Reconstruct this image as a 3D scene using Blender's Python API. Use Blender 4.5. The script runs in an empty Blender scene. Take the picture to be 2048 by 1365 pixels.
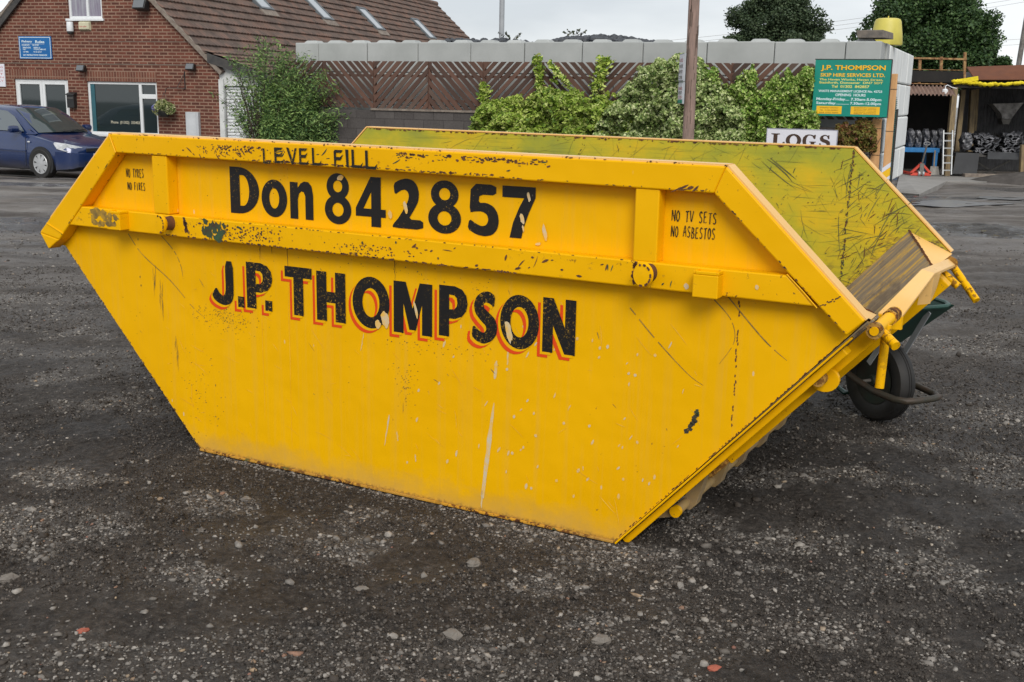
import bpy, math, random
import numpy as np
from mathutils import Vector, Matrix
random.seed(7); rng = np.random.default_rng(7)
PI = math.pi
# ------------------------------------------------------------------ camera, world, sun, exposure
sc = bpy.context.scene
F_, PITCH, ROLL, CH = 2202.584, 0.21840421, 0.01924467, 1.54
cp, sp, cr, sr = math.cos(PITCH), math.sin(PITCH), math.cos(ROLL), math.sin(ROLL)
_r = np.array([1, 0, 0.]); _f = np.array([0, cp, -sp]); _u = np.array([0, sp, cp])
CR, CU, CF = cr*_r + sr*_u, -sr*_r + cr*_u, _f
cam_d = bpy.data.cameras.new('camera'); cam = bpy.data.objects.new('camera', cam_d)
sc.collection.objects.link(cam); sc.camera = cam
M = Matrix.Identity(4)
for i in range(3):
    M[i][0] = CR[i]; M[i][1] = CU[i]; M[i][2] = -CF[i]
M.translation = Vector((0, 0, CH)); cam.matrix_world = M
cam_d.sensor_width = 36; cam_d.lens = F_/2048*36; cam_d.clip_start = .05; cam_d.clip_end = 3000
sc.render.resolution_x, sc.render.resolution_y = 1024, 682

w = bpy.data.worlds.new('World'); sc.world = w; w.use_nodes = True
SUN_EL, SUN_AZ = math.radians(37), math.radians(176)
def world():
    nt = w.node_tree; N = nt.nodes; L = nt.links; N.clear()
    out = N.new('ShaderNodeOutputWorld'); bg = N.new('ShaderNodeBackground'); bg2 = N.new('ShaderNodeBackground')
    sky = N.new('ShaderNodeTexSky'); sky.sky_type = 'NISHITA'; sky.sun_disc = False
    sky.sun_elevation = SUN_EL; sky.sun_rotation = SUN_AZ
    L.new(sky.outputs[0], bg.inputs[0]); bg.inputs[1].default_value = .10
    tc = N.new('ShaderNodeTexCoord'); mp = N.new('ShaderNodeMapping'); mp.inputs['Scale'].default_value = (1, 1, 3.2)
    L.new(tc.outputs['Generated'], mp.inputs[0])
    no = N.new('ShaderNodeTexNoise'); no.inputs['Scale'].default_value = 2.6; no.inputs['Detail'].default_value = 5
    no.inputs['Roughness'].default_value = .5; L.new(mp.outputs[0], no.inputs[0])
    rp = N.new('ShaderNodeValToRGB'); e = rp.color_ramp.elements
    e[0].position = .36; e[0].color = (.53, .56, .60, 1); e[1].position = .62; e[1].color = (.82, .84, .86, 1)
    L.new(no.outputs[0], rp.inputs[0]); L.new(rp.outputs[0], bg2.inputs[0]); bg2.inputs[1].default_value = .88
    mx = N.new('ShaderNodeMixShader'); mx.inputs[0].default_value = .9
    L.new(bg.outputs[0], mx.inputs[1]); L.new(bg2.outputs[0], mx.inputs[2]); L.new(mx.outputs[0], out.inputs[0])
world()
sd = bpy.data.lights.new('sun', 'SUN'); sd.energy = 1.5; sd.angle = math.radians(26); sd.color = (1, .95, .88)
so = bpy.data.objects.new('sun', sd); sc.collection.objects.link(so)
so.rotation_euler = Vector((math.sin(SUN_AZ)*math.cos(SUN_EL), math.cos(SUN_AZ)*math.cos(SUN_EL), math.sin(SUN_EL))).to_track_quat('Z', 'Y').to_euler()
sc.view_settings.view_transform = 'Standard'; sc.view_settings.look = 'None'
sc.view_settings.exposure = 0.52; sc.view_settings.gamma = 1

# ------------------------------------------------------------------ helpers
CAMP = np.array([0, 0, CH])
def ray(x, y): return CF*F_ + CR*(x-1024) - CU*(y-682.5)
def unp(x, y, o, n):
    d = ray(x, y); t = ((np.asarray(o)-CAMP) @ n)/(d @ n); return CAMP + d*t
def gz(Y):
    t = np.clip((np.asarray(Y)-16)/13., 0, 1); return -.53*t*t*(3-2*t)
def gpt(x, y):
    z = 0.
    for _ in range(30):
        q = unp(x, y, (0, 0, z), np.array([0, 0, 1.])); z = float(gz(q[1]))
    return q
class Frame:                     # a vertical building plane: local x along it, local y into the distance
    def __init__(s, o, deg):
        a = math.radians(deg); s.o = np.array(o, float); s.deg = deg
        s.X = np.array([math.cos(a), -math.sin(a), 0]); s.Y = np.array([math.sin(a), math.cos(a), 0])
    def l(s, x, y, off=0):
        q = unp(x, y, s.o + s.Y*off, s.Y); d = q-s.o; return float(d @ s.X), float(d[2])
    def w(s, x, y, z): return s.o + s.X*x + s.Y*y + np.array([0, 0, z])
    def rz(s): return -math.radians(s.deg)

def link(o, parent=None):
    sc.collection.objects.link(o)
    if parent: o.parent = parent
    return o
def tag(o, label=None, cat=None, group=None, kind=None):
    if label: o['label'] = label
    if cat: o['category'] = cat
    if group: o['group'] = group
    if kind: o['kind'] = kind
    return o
def thing(name, label, cat, loc=(0, 0, 0), rz=0, group=None):
    o = bpy.data.objects.new(name, None); o.empty_display_size = .2; link(o)
    o.location = loc; o.rotation_euler = (0, 0, rz); return tag(o, label, cat, group)

class MB:
    def __init__(s): s.v = []; s.f = []; s.m = []
    def add(s, vs, fs, m=0):
        b = len(s.v); s.v += [tuple(map(float, p)) for p in vs]
        s.f += [tuple(b+i for i in f) for f in fs]; s.m += [m]*len(fs); return s
    def box(s, x0, x1, y0, y1, z0, z1, m=0):
        v = [(x0,y0,z0),(x1,y0,z0),(x1,y1,z0),(x0,y1,z0),(x0,y0,z1),(x1,y0,z1),(x1,y1,z1),(x0,y1,z1)]
        return s.add(v, [(0,3,2,1),(4,5,6,7),(0,1,5,4),(1,2,6,5),(2,3,7,6),(3,0,4,7)], m)
    def hexa(s, v, m=0):         # 8 corners, bottom 4 then top 4
        return s.add(v, [(0,3,2,1),(4,5,6,7),(0,1,5,4),(1,2,6,5),(2,3,7,6),(3,0,4,7)], m)
    def prism(s, poly, y0, y1, m=0):   # poly in (x,z), extruded along y
        n = len(poly); v = [(x, y0, z) for x, z in poly] + [(x, y1, z) for x, z in poly]
        f = [tuple(range(n)), tuple(range(2*n-1, n-1, -1))] + [(i, n+i, n+(i+1) % n, (i+1) % n) for i in range(n)]
        return s.add(v, f, m)
    def tube(s, pts, r, n=10, m=0, cap=True):
        P = [Vector(p) for p in pts]; k = len(P); R = r if hasattr(r, '__len__') else [r]*k
        vs = []; up = None
        for i in range(k):
            t = ((P[min(i+1, k-1)]-P[i]).normalized() + (P[i]-P[max(i-1, 0)]).normalized())
            t = t.normalized() if t.length > 1e-6 else Vector((0, 0, 1))
            if up is None: up = t.orthogonal().normalized()
            a = (up - t*up.dot(t)).normalized(); up = a; b = t.cross(a)
            vs += [P[i] + (a*math.cos(2*PI*j/n) + b*math.sin(2*PI*j/n))*R[i] for j in range(n)]
        f = [(i*n+j, i*n+(j+1) % n, (i+1)*n+(j+1) % n, (i+1)*n+j) for i in range(k-1) for j in range(n)]
        if cap: f += [tuple(range(n-1, -1, -1)), tuple((k-1)*n+j for j in range(n))]
        return s.add(vs, f, m)
    def bar(s, p0, p1, wd, ht, m=0, upv=(0, 0, 1)):   # rectangular bar between points
        p0, p1 = Vector(p0), Vector(p1); t = (p1-p0).normalized(); a = t.cross(Vector(upv))
        if a.length < 1e-4: a = t.orthogonal()
        a.normalize(); b = a.cross(t).normalized(); a = a*wd/2; b = b*ht/2
        v = [p0-a-b, p0+a-b, p1+a-b, p1-a-b, p0-a+b, p0+a+b, p1+a+b, p1-a+b]
        return s.hexa(v, m)
    def lathe(s, prof, c=(0, 0, 0), axis='z', n=24, m=0):   # prof [(r,h)]
        vs = []; k = len(prof)
        for r, h in prof:
            for j in range(n):
                a = 2*PI*j/n; x, y = r*math.cos(a), r*math.sin(a)
                p = (x, y, h) if axis == 'z' else ((x, h, y) if axis == 'y' else (h, x, y))
                vs.append((p[0]+c[0], p[1]+c[1], p[2]+c[2]))
        f = [(i*n+j, i*n+(j+1) % n, (i+1)*n+(j+1) % n, (i+1)*n+j) for i in range(k-1) for j in range(n)]
        f += [tuple(range(n-1, -1, -1)), tuple((k-1)*n+j for j in range(n))]
        return s.add(vs, f, m)
    def quad(s, a, b, c, d, m=0): return s.add([a, b, c, d], [(0, 1, 2, 3)], m)
    def build(s, name, mats, parent=None, loc=None, rz=None, smooth=False, bevel=0, rot=None):
        me = bpy.data.meshes.new(name); me.from_pydata(s.v, [], s.f); me.validate()
        for k in (mats if isinstance(mats, (list, tuple)) else [mats]): me.materials.append(k)
        if len(me.polygons) == len(s.m): me.polygons.foreach_set('material_index', s.m)
        me.update(); o = bpy.data.objects.new(name, me); link(o, parent)
        if loc is not None: o.location = loc
        if rz is not None: o.rotation_euler = (0, 0, rz)
        if rot is not None: o.rotation_euler = rot
        if smooth:
            me.polygons.foreach_set('use_smooth', [True]*len(me.polygons))
            try: me.set_sharp_from_angle(angle=math.radians(38))
            except Exception: pass
        if bevel:
            b = o.modifiers.new('bevel', 'BEVEL'); b.width = bevel; b.segments = 2; b.limit_method = 'ANGLE'; b.angle_limit = math.radians(35)
        return o
def np_mesh(name, V, Fq, mats, parent=None, mi=None, smooth=False):
    me = bpy.data.meshes.new(name); n = len(V); k = Fq.shape[1]; m = len(Fq)
    me.vertices.add(n); me.vertices.foreach_set('co', V.astype(np.float32).ravel())
    me.loops.add(m*k); me.loops.foreach_set('vertex_index', Fq.astype(np.int32).ravel())
    me.polygons.add(m); me.polygons.foreach_set('loop_start', np.arange(0, m*k, k, dtype=np.int32))
    me.polygons.foreach_set('loop_total', np.full(m, k, dtype=np.int32))
    for q in (mats if isinstance(mats, (list, tuple)) else [mats]): me.materials.append(q)
    if mi is not None: me.polygons.foreach_set('material_index', mi.astype(np.int32))
    if smooth: me.polygons.foreach_set('use_smooth', np.ones(m, dtype=bool))
    me.update(calc_edges=True); o = bpy.data.objects.new(name, me); link(o, parent); return o

# ------------------------------------------------------------------ node helpers
class NT:
    def __init__(s, name):
        s.m = bpy.data.materials.new(name); s.m.use_nodes = True; s.n = s.m.node_tree.nodes; s.L = s.m.node_tree.links
        s.b = s.n['Principled BSDF']; s.tc = s.n.new('ShaderNodeTexCoord'); s.obj = s.tc.outputs['Object']
    def put(s, sock, v):
        if hasattr(v, 'links') or isinstance(v, bpy.types.NodeSocket): s.L.new(v, sock)
        elif isinstance(v, tuple) and len(v) == 3 and sock.type == 'RGBA': sock.default_value = (*v, 1)
        else: sock.default_value = v
    def map(s, scale=(1, 1, 1), rot=(0, 0, 0), loc=(0, 0, 0), vec=None):
        k = s.n.new('ShaderNodeMapping'); s.L.new(vec or s.obj, k.inputs[0]); k.inputs['Scale'].default_value = scale
        k.inputs['Rotation'].default_value = rot; k.inputs['Location'].default_value = loc; return k.outputs[0]
    def noise(s, scale=5, detail=4, rough=.55, vec=None, dist=0):
        k = s.n.new('ShaderNodeTexNoise'); s.L.new(vec or s.obj, k.inputs[0]); k.inputs['Scale'].default_value = scale
        k.inputs['Detail'].default_value = detail; k.inputs['Roughness'].default_value = rough; k.inputs['Distortion'].default_value = dist
        return k.outputs[0]
    def voro(s, scale=5, vec=None, feat='F1', out='Distance', rnd=1):
        k = s.n.new('ShaderNodeTexVoronoi'); k.feature = feat; s.L.new(vec or s.obj, k.inputs['Vector']); k.inputs['Scale'].default_value = scale
        k.inputs['Randomness'].default_value = rnd; return k.outputs[out]
    def ramp(s, f, *st):
        k = s.n.new('ShaderNodeValToRGB'); s.L.new(f, k.inputs[0]); e = k.color_ramp.elements
        while len(e) < len(st): e.new(.5)
        for q, (p, c) in zip(e, st):
            q.position = p; q.color = (c, c, c, 1) if not isinstance(c, tuple) else (*c, 1)
        return k.outputs[0]
    def mix(s, f, a, b, mode='MIX'):
        k = s.n.new('ShaderNodeMix'); k.data_type = 'RGBA'; k.blend_type = mode
        s.put(k.inputs[0], f); s.put(k.inputs[6], a); s.put(k.inputs[7], b); return k.outputs[2]
    def math(s, op, a, b=0., c=None, clamp=False):
        k = s.n.new('ShaderNodeMath'); k.operation = op; k.use_clamp = clamp; s.put(k.inputs[0], a); s.put(k.inputs[1], b)
        if c is not None: s.put(k.inputs[2], c)
        return k.outputs[0]
    def sep(s, vec=None):
        k = s.n.new('ShaderNodeSeparateXYZ'); s.L.new(vec or s.obj, k.inputs[0]); return k.outputs
    def comb(s, x, y, z):
        k = s.n.new('ShaderNodeCombineXYZ'); s.put(k.inputs[0], x); s.put(k.inputs[1], y); s.put(k.inputs[2], z); return k.outputs[0]
    def bump(s, h, strength=.3, dist=.01, normal=None):
        k = s.n.new('ShaderNodeBump'); k.inputs['Strength'].default_value = strength; k.inputs['Distance'].default_value = dist
        s.L.new(h, k.inputs['Height'])
        if normal: s.L.new(normal, k.inputs['Normal'])
        return k.outputs[0]
    def out(s, col=None, rough=None, metal=None, normal=None, spec=None):
        if col is not None: s.put(s.b.inputs['Base Color'], col)
        if rough is not None: s.put(s.b.inputs['Roughness'], rough)
        if metal is not None: s.put(s.b.inputs['Metallic'], metal)
        if normal is not None: s.put(s.b.inputs['Normal'], normal)
        if spec is not None: s.put(s.b.inputs['Specular IOR Level'], spec)
        return s.m
def pm(name, c1, c2=None, scale=4, rough=.75, bump=0, bs=30, metal=0, stretch=(1, 1, 1), lo=.35, hi=.65, detail=6, spec=None):
    t = NT(name); v = t.map(stretch)
    if c2 is None: c2 = tuple(k*.78 for k in c1)
    col = t.ramp(t.noise(scale, detail, .6, v), (lo, c1), (hi, c2))
    nm = t.bump(t.noise(bs, 5, .6, v), bump, .01) if bump else None
    return t.out(col, rough, metal, nm, spec)

# ------------------------------------------------------------------ materials
YEL = (.84, .445, .0005)
def paint(name, base=YEL, base2=(.79, .405, .0005), rust=.66, rustzone=.55, bottom=False, spots=True, streak=False, seed=0., rough=.42):
    t = NT(name); v = t.map((1, 1, 1), loc=(seed, seed*.7, seed*1.3))
    big = t.noise(1.6, 3, .5, v); col = t.ramp(big, (.3, base), (.72, base2))
    if streak:       # rain-run, slightly dirty vertical streaking
        sv = t.map((34, 10, 1.1), loc=(seed, 0, 0)); s1 = t.noise(1, 4, .6, sv)
        col = t.mix(t.math('MULTIPLY', t.ramp(s1, (.5, 0.), (.8, 1.)), .28), col, (.62, .36, .07))
    # fine chips and rust, gathered in zones
    zone = t.ramp(t.noise(1.9, 3, .6, v), (rustzone-.06, 0.), (rustzone+.1, 1.))
    fine = t.noise(42, 7, .68, v); mid = t.noise(11, 6, .7, v)
    chips = t.math('MULTIPLY', t.ramp(fine, (rust-.06, 0.), (rust-.035, 1.)), zone)
    chips2 = t.math('MULTIPLY', t.ramp(mid, (rust+.01, 0.), (rust+.03, 1.)), zone)
    ch = t.math('MAXIMUM', chips, chips2)
    rc = t.ramp(t.noise(16, 4, .6, v), (.35, (.05, .022, .012)), (.55, (.16, .058, .018)), (.66, (.06, .085, .03)))
    col = t.mix(ch, col, rc)
    if spots:
        vv = t.map((1, 1, .42), loc=(seed*2, 0, 0)); d = t.voro(11, vv)
        pres = t.ramp(t.noise(2.3, 2, .5, v), (.52, 0.), (.6, 1.))
        sz = t.ramp(d, (.035, 1.), (.05, 0.))
        col = t.mix(t.math('MULTIPLY', t.math('MULTIPLY', sz, pres), .6), col, (.62, .55, .42))
        d2 = t.voro(38, v); sz2 = t.ramp(d2, (.07, 1.), (.1, 0.)); pr2 = t.ramp(t.noise(3.1, 3, .6, t.map((1, 1, 1), loc=(9, 2, seed))), (.6, 0.), (.68, 1.))
        col = t.mix(t.math('MULTIPLY', sz2, pr2), col, (.10, .05, .015))
    if bottom:
        z = t.sep()[2]; nz = t.math('ADD', z, t.math('MULTIPLY', t.math('SUBTRACT', t.noise(9, 6, .7), .5), .22))
        col = t.mix(t.ramp(nz, (.0, .5), (.11, .0)), col, (.42, .27, .10))
        col = t.mix(t.ramp(t.math('ADD', z, t.math('MULTIPLY', t.noise(70, 4, .7), .05)), (.025, .9), (.045, 0.)), col, (.10, .06, .035))
    nm = t.bump(t.noise(2.4, 3, .5, v), .5, .035); nm = t.bump(ch, -.5, .0015, nm); nm = t.bump(t.noise(120, 3, .6, v), .06, .002, nm)
    rr = t.mix(ch, (rough,)*3, (.9,)*3)
    rr2 = t.n.new('ShaderNodeRGBToBW'); t.L.new(rr, rr2.inputs[0])
    return t.out(col, rr2.outputs[0], 0, nm, .13)
M_side = paint('yellow_paint', rust=.72, rustzone=.5, bottom=True, streak=True)
M_rim = paint('yellow_paint_worn', rust=.69, rustzone=.54, seed=3.1)
M_rail = paint('yellow_paint_chipped', rust=.665, rustzone=.52, seed=7.7)
M_worn = paint('yellow_paint_scuffed', base=(.60, .30, .03), base2=(.30, .19, .07), rust=.56, rustzone=.42, seed=11.3, rough=.6)
def inside_paint():
    t = NT('olive_scratched_paint')
    x = t.sep()[0]
    n = t.noise(1.7, 5, .6, t.map((1, 1, 1.4)))
    f = t.math('ADD', n, t.math('MULTIPLY', x, -.05))
    col = t.ramp(n, (.34, (.64, .43, .012)), (.46, (.47, .40, .022)), (.56, (.33, .34, .032)), (.68, (.22, .26, .05)))
    col = t.mix(t.ramp(t.math('ADD', x, t.math('MULTIPLY', n, 1.2)), (.6, 0.), (1., 0.)), col, YEL)
    for a, sc_, th in ((.9, 70, .63), (-.6, 55, .645), (.35, 60, .65), (1.25, 46, .66)):
        vv = t.map((1.6, 1, sc_), rot=(0, a, 0)); k = t.noise(1.3, 3, .6, vv)
        pres = t.ramp(t.noise(2.2, 3, .5, t.map(loc=(a*9, 3, 1))), (.4, 0.), (.56, 1.))
        col = t.mix(t.math('MULTIPLY', t.ramp(k, (th-.04, 0.), (th, .22)), pres), col, (.08, .10, .03))
    r = t.math('MULTIPLY', t.ramp(t.noise(30, 7, .7), (.56, 0.), (.6, 1.)), t.ramp(t.math('ADD', x, t.noise(3, 4, .6)), (.0, .0), (.9, .0), (1.0, 0.)))
    # rust gathers towards the low right corner
    z = t.sep()[2]; g = t.math('SUBTRACT', t.math('MULTIPLY', x, .55), z); g = t.math('ADD', g, t.math('MULTIPLY', t.noise(4, 6, .7), .9))
    rz = t.math('MULTIPLY', t.ramp(g, (.28, 0.), (.5, 1.)), t.ramp(t.noise(22, 7, .7, t.map((1, 1, 2.4), rot=(0, .8, 0))), (.47, 0.), (.55, 1.)))
    col = t.mix(rz, col, (.11, .065, .035))
    return t.out(col, .62, 0, t.bump(t.noise(60, 5, .6), .15, .004), .3)
M_in = inside_paint()
def ramp_paint():
    t = NT('scraped_steel_ramp')
    # scrape lines run down the slope (along local x/z), so stretch along x
    k = t.noise(1, 7, .72, t.map((2.6, 48, 2.6))); k2 = t.noise(5, 6, .7)
    col = t.ramp(k, (.30, (.12, .10, .08)), (.44, (.22, .18, .135)), (.53, (.29, .22, .13)), (.58, (.58, .35, .05)), (.63, (.32, .24, .12)), (.72, (.24, .20, .15)))
    col = t.mix(t.ramp(k2, (.5, 0.), (.62, .8)), col, (.13, .10, .075))
    return t.out(col, .6, 0, t.bump(k, .3, .005), .3)
M_ramp = ramp_paint()
M_lip = paint('pale_lip_paint_sky_sheen', base=(.85, .56, .24), base2=(.74, .42, .10), rust=.68, rustzone=.55, seed=5, spots=False, rough=.35)  # on the top flanges this peach tone paints in sky sheen over yellow
def letter_mat(name, c, th=.62, white=True):
    t = NT(name); z = t.noise(2.6, 3, .6, t.map(loc=(4, 1, 2)))
    pres = t.ramp(z, (.42, 0.), (.62, 1.))
    k = t.math('MULTIPLY', t.ramp(t.noise(120, 6, .78), (th-.06, 0.), (th-.03, 1.)), pres)
    col = t.mix(k, c, (.58, .33, .02))
    if white:
        k2 = t.math('MULTIPLY', t.ramp(t.noise(9, 5, .7, t.map((1, 1, .35))), (.66, 0.), (.7, .7)), 1.)
        col = t.mix(k2, col, (.45, .43, .38))
    return t.out(col, .4, 0, t.bump(t.noise(150, 3), .05, .002), .4)
M_pin = paint('yellow_paint_pins', rust=.60, rustzone=.46, seed=21.3, spots=False)
M_tan = pm('dusty_tan_paint', (.42, .27, .085), (.30, .22, .13), 9, .7, .1, 40)
M_blk = letter_mat('black_sign_paint', (.010, .009, .009), .68)
M_blk2 = letter_mat('black_sign_paint_worn', (.010, .009, .009), .635)
M_hand = letter_mat('black_brush_paint', (.016, .014, .008), .64, False)
M_red = letter_mat('orange_red_paint', (.72, .065, .006), .68, False)
M_splat = pm('bird_dropping', (.60, .50, .33), (.80, .45, .04), 22, .7, lo=.42, hi=.66)
M_scuff = pm('black_scuff', (.13, .09, .03), (.45, .26, .02), 30, .7)
M_greenchip = pm('old_green_paint', (.035, .085, .035), (.05, .03, .015), 20, .6)
M_blkchip = pm('bared_dark_metal', (.03, .028, .02), (.05, .04, .02), 30, .7)
M_faint = pm('faint_scratch', (.70, .36, .01), (.86, .54, .06), 9, .5)
M_darkin = pm('dark_scratch', (.07, .085, .03), (.17, .16, .04), 8, .7)
M_rust = pm('rust', (.16, .06, .02), (.06, .03, .018), 20, .9, .3)
M_green = pm('green_barrow_paint', (.008, .055, .038), (.006, .04, .028), 7, .4)
M_rubber = pm('tyre_rubber', (.012, .012, .012), (.022, .020, .018), 9, .65, .1)
M_steel = pm('weathered_steel', (.20, .19, .17), (.12, .11, .10), 9, .5, .1, metal=.4)
M_rustbar = pm('rusty_tube', (.055, .035, .022), (.028, .03, .022), 14, .6)
M_white = pm('white_upvc', (.72, .74, .75), (.66, .68, .69), 3, .35)
M_wall_w = pm('white_render', (.66, .67, .66), (.52, .53, .52), 3, .8, .1)
M_black = pm('black_plastic', (.012, .012, .013), (.02, .02, .02), 5, .5)
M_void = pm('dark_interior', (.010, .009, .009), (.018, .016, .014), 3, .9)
def brickm(name, c1, c2, mortar, bw=.225, rh=.075, ms=.011, swap=False, var=.0, off=.5):
    t = NT(name); s = t.sep()
    vec = t.comb(t.math('ADD', s[0], s[1]), s[2], 0.) if not swap else t.comb(s[2], s[0], 0.)
    k = t.n.new('ShaderNodeTexBrick'); t.L.new(vec, k.inputs['Vector']); k.inputs['Scale'].default_value = 1
    k.offset = off; k.inputs['Brick Width'].default_value = bw; k.inputs['Row Height'].default_value = rh
    k.inputs['Mortar Size'].default_value = ms; k.inputs['Mortar Smooth'].default_value = .1; k.inputs['Bias'].default_value = 0
    k.inputs['Color1'].default_value = (*c1, 1); k.inputs['Color2'].default_value = (*c2, 1); k.inputs['Mortar'].default_value = (*mortar, 1)
    col = t.mix(t.ramp(t.noise(2.2, 5, .6), (.35, 0.), (.7, .45)), k.outputs[0], tuple(q*.62 for q in c2))
    col = t.mix(t.ramp(t.noise(30, 3, .6), (.4, 0.), (.7, .3)), col, tuple(q*1.4 for q in c1))
    nm = t.bump(k.outputs['Fac'], -.6, .006); nm = t.bump(t.noise(60, 4), .25, .004, nm)
    return t.out(col, .9, 0, nm, .2)
M_brick = brickm('red_brick', (.165, .056, .038), (.080, .033, .025), (.30, .205, .15), ms=.012)
M_soldier = brickm('soldier_bricks', (.19, .075, .05), (.11, .045, .034), (.27, .18, .13), bw=.225, rh=.075, swap=True, off=0)
M_cblock = brickm('dark_concrete_block', (.105, .095, .09), (.07, .063, .06), (.045, .04, .038), bw=.45, rh=.21, ms=.008)
M_conc = pm('cast_concrete', (.40, .415, .405), (.33, .345, .335), 1.3, .85, .15, 60)
def tilem():
    t = NT('brown_roof_tiles'); s = t.sep()
    wv = t.math('SINE', t.math('MULTIPLY', s[1], 2*PI/.15))
    col = t.ramp(t.noise(3.1, 6, .65), (.34, (.095, .070, .060)), (.5, (.145, .108, .090)), (.62, (.21, .13, .10)))
    col = t.mix(t.ramp(t.noise(1.2, 3, .6, t.map(loc=(3, 0, 0))), (.5, 0.), (.7, .4)), col, (.16, .085, .06))
    col = t.mix(t.ramp(t.voro(7, t.map((1, 1, 1))), (.05, .8), (.08, 0.)), col, (.30, .28, .22))
    return t.out(col, .9, 0, t.bump(wv, .9, .02), .2)
M_tile = tilem()
M_mortar = pm('mortar_verge', (.26, .22, .18), (.15, .12, .10), 9, .9, .2)
M_darkwood = pm('black_stained_timber', (.035, .035, .036), (.065, .06, .055), 7, .8, .2)
M_pole = pm('weathered_pole_wood', (.31, .21, .175), (.20, .145, .12), 5, .85, .5, 25, stretch=(6, 6, .7))
M_plank = pm('orange_timber', (.66, .38, .17), (.55, .29, .12), 4, .7, .2, stretch=(4, 4, .6))
M_sgreen = pm('sign_green', (.0, .25, .185), (.0, .22, .165), 3, .35)
M_sblue = pm('sign_blue', (.004, .125, .36), (.004, .10, .31), 3, .4)
M_swhite = pm('sign_white', (.70, .70, .75), (.64, .64, .70), 3, .4)
M_syel = pm('sign_yellow', (.85, .50, .01), (.8, .45, .01), 3, .4)
M_spale = pm('sign_lettering_pale', (.72, .82, .84), (.66, .78, .8), 3, .5)
M_sbrown = pm('sign_lettering_brown', (.055, .028, .014), (.045, .02, .01), 3, .5)
M_spink = pm('sign_lettering_red', (.5, .12, .10), (.45, .1, .1), 3, .5)
M_shutter = pm('green_shutter', (.0, .10, .075), (.0, .075, .055), 3, .5)
M_tank = pm('yellow_plastic_tank', (.60, .52, .10), (.48, .42, .07), 3, .5, .15, 8)
M_slab = pm('stained_slab', (.20, .17, .14), (.11, .10, .09), 8, .9, .3)
M_coal = pm('coal', (.012, .014, .018), (.035, .04, .048), 12, .45, .3, 20)
M_rustbrown = pm('rusty_panel', (.14, .045, .016), (.11, .035, .014), 4, .85)
M_rustyel = pm('rusted_railing', (.40, .26, .11), (.14, .05, .02), 9, .85)
M_foam = pm('yellow_foam', (.80, .66, .01), (.62, .48, .01), 9, .8, .4, 14)
M_bag = pm('plastic_sacks', (.04, .042, .048), (.26, .26, .28), 7, .38, .8, 14, lo=.45, hi=.72)
M_bluep = pm('blue_bench_paint', (.015, .17, .42), (.01, .12, .32), 6, .5)
M_redp = pm('red_truck_paint', (.62, .07, .04), (.5, .05, .03), 5, .45)
M_alu = pm('aluminium', (.45, .46, .46), (.35, .36, .36), 6, .4, metal=.5)
M_beamy = pm('weathered_yellow_timber', (.27, .20, .10), (.15, .11, .07), 6, .85, stretch=(3, 3, .6))
M_corr = pm('grey_corrugated_sheet', (.085, .085, .088), (.05, .05, .052), 4, .6)
M_corrp = pm('pinkish_corrugated_sheet', (.26, .17, .13), (.17, .11, .09), 5, .8)
M_sheet = pm('black_rubber_sheet', (.028, .029, .032), (.04, .042, .045), 4, .6)
M_hopper = pm('pale_hopper_steel', (.50, .48, .46), (.2, .19, .18), 6, .6)
M_galv = pm('galvanised', (.36, .38, .40), (.3, .32, .34), 4, .5)
def leafm(name, cols, scale=9, rough=.55, tr=.0):
    t = NT(name); k = t.n.new('ShaderNodeNewGeometry')
    col = t.ramp(k.outputs['Random Per Island'], *[(i/(max(1, len(cols)-1)), c) for i, c in enumerate(cols)])
    col = t.mix(t.ramp(t.noise(scale/4, 4, .6), (.45, 0.), (.7, .35)), col, tuple(q*.9 for q in cols[0]))
    return t.out(col, rough, 0, None, .35)
M_slat = leafm('brown_fence_slats', [(.060, .038, .030), (.095, .052, .038), (.13, .068, .048), (.11, .078, .062)], 14, .85)
M_l_dark = leafm('dark_tree_leaves', [(.025, .046, .022), (.05, .080, .036), (.09, .125, .06)], 2)
M_l_oak = leafm('oak_leaves', [(.018, .046, .014), (.04, .085, .024), (.08, .14, .04)], 2)
M_l_lime = leafm('lime_green_leaves', [(.06, .13, .012), (.20, .31, .03), (.33, .45, .06), (.46, .55, .12), (.58, .62, .22)], 4)
M_l_ivy = leafm('variegated_ivy_leaves', [(.09, .16, .04), (.28, .39, .11), (.50, .58, .24), (.70, .73, .42)], 5)
M_l_ivy2 = leafm('green_ivy_leaves', [(.07, .16, .02), (.19, .33, .04), (.35, .48, .10), (.60, .66, .28)], 5)
M_l_red = leafm('red_green_creeper_leaves', [(.16, .045, .03), (.10, .11, .02), (.20, .20, .04), (.24, .08, .04)], 5)
M_l_wil = leafm('willow_leaves', [(.035, .085, .026), (.085, .16, .045), (.17, .27, .07), (.28, .40, .12)], 4)
M_bark = pm('bark', (.07, .05, .035), (.04, .03, .022), 9, .9, .5)
def glassm(name, tint=(.02, .03, .032), rough=.03):
    t = NT(name); return t.out(tint, rough, 0, t.bump(t.noise(.8, 2), .03, .02), .9)
M_glass = glassm('window_glass')
M_skyglass = glassm('skylight_glass', (.35, .38, .40), .12)
M_curtain = pm('net_curtain', (.32, .33, .36), (.17, .14, .20), 2.2, .25, stretch=(7, 1, .5), spec=.8)
def carp():
    t = NT('dark_blue_car_paint'); z = t.sep()[2]
    col = t.ramp(t.noise(1.5, 2), (.3, (.006, .021, .085)), (.7, (.009, .027, .105)))
    col = t.mix(t.ramp(t.math('ADD', z, t.math('MULTIPLY', t.noise(6, 4), .2)), (.26, .75), (.5, 0.)), col, (.06, .055, .05))
    m = t.out(col, .25, .2, None, .5); t.b.inputs['Coat Weight'].default_value = .9; t.b.inputs['Coat Roughness'].default_value = .06; return m
M_car = carp()

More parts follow.
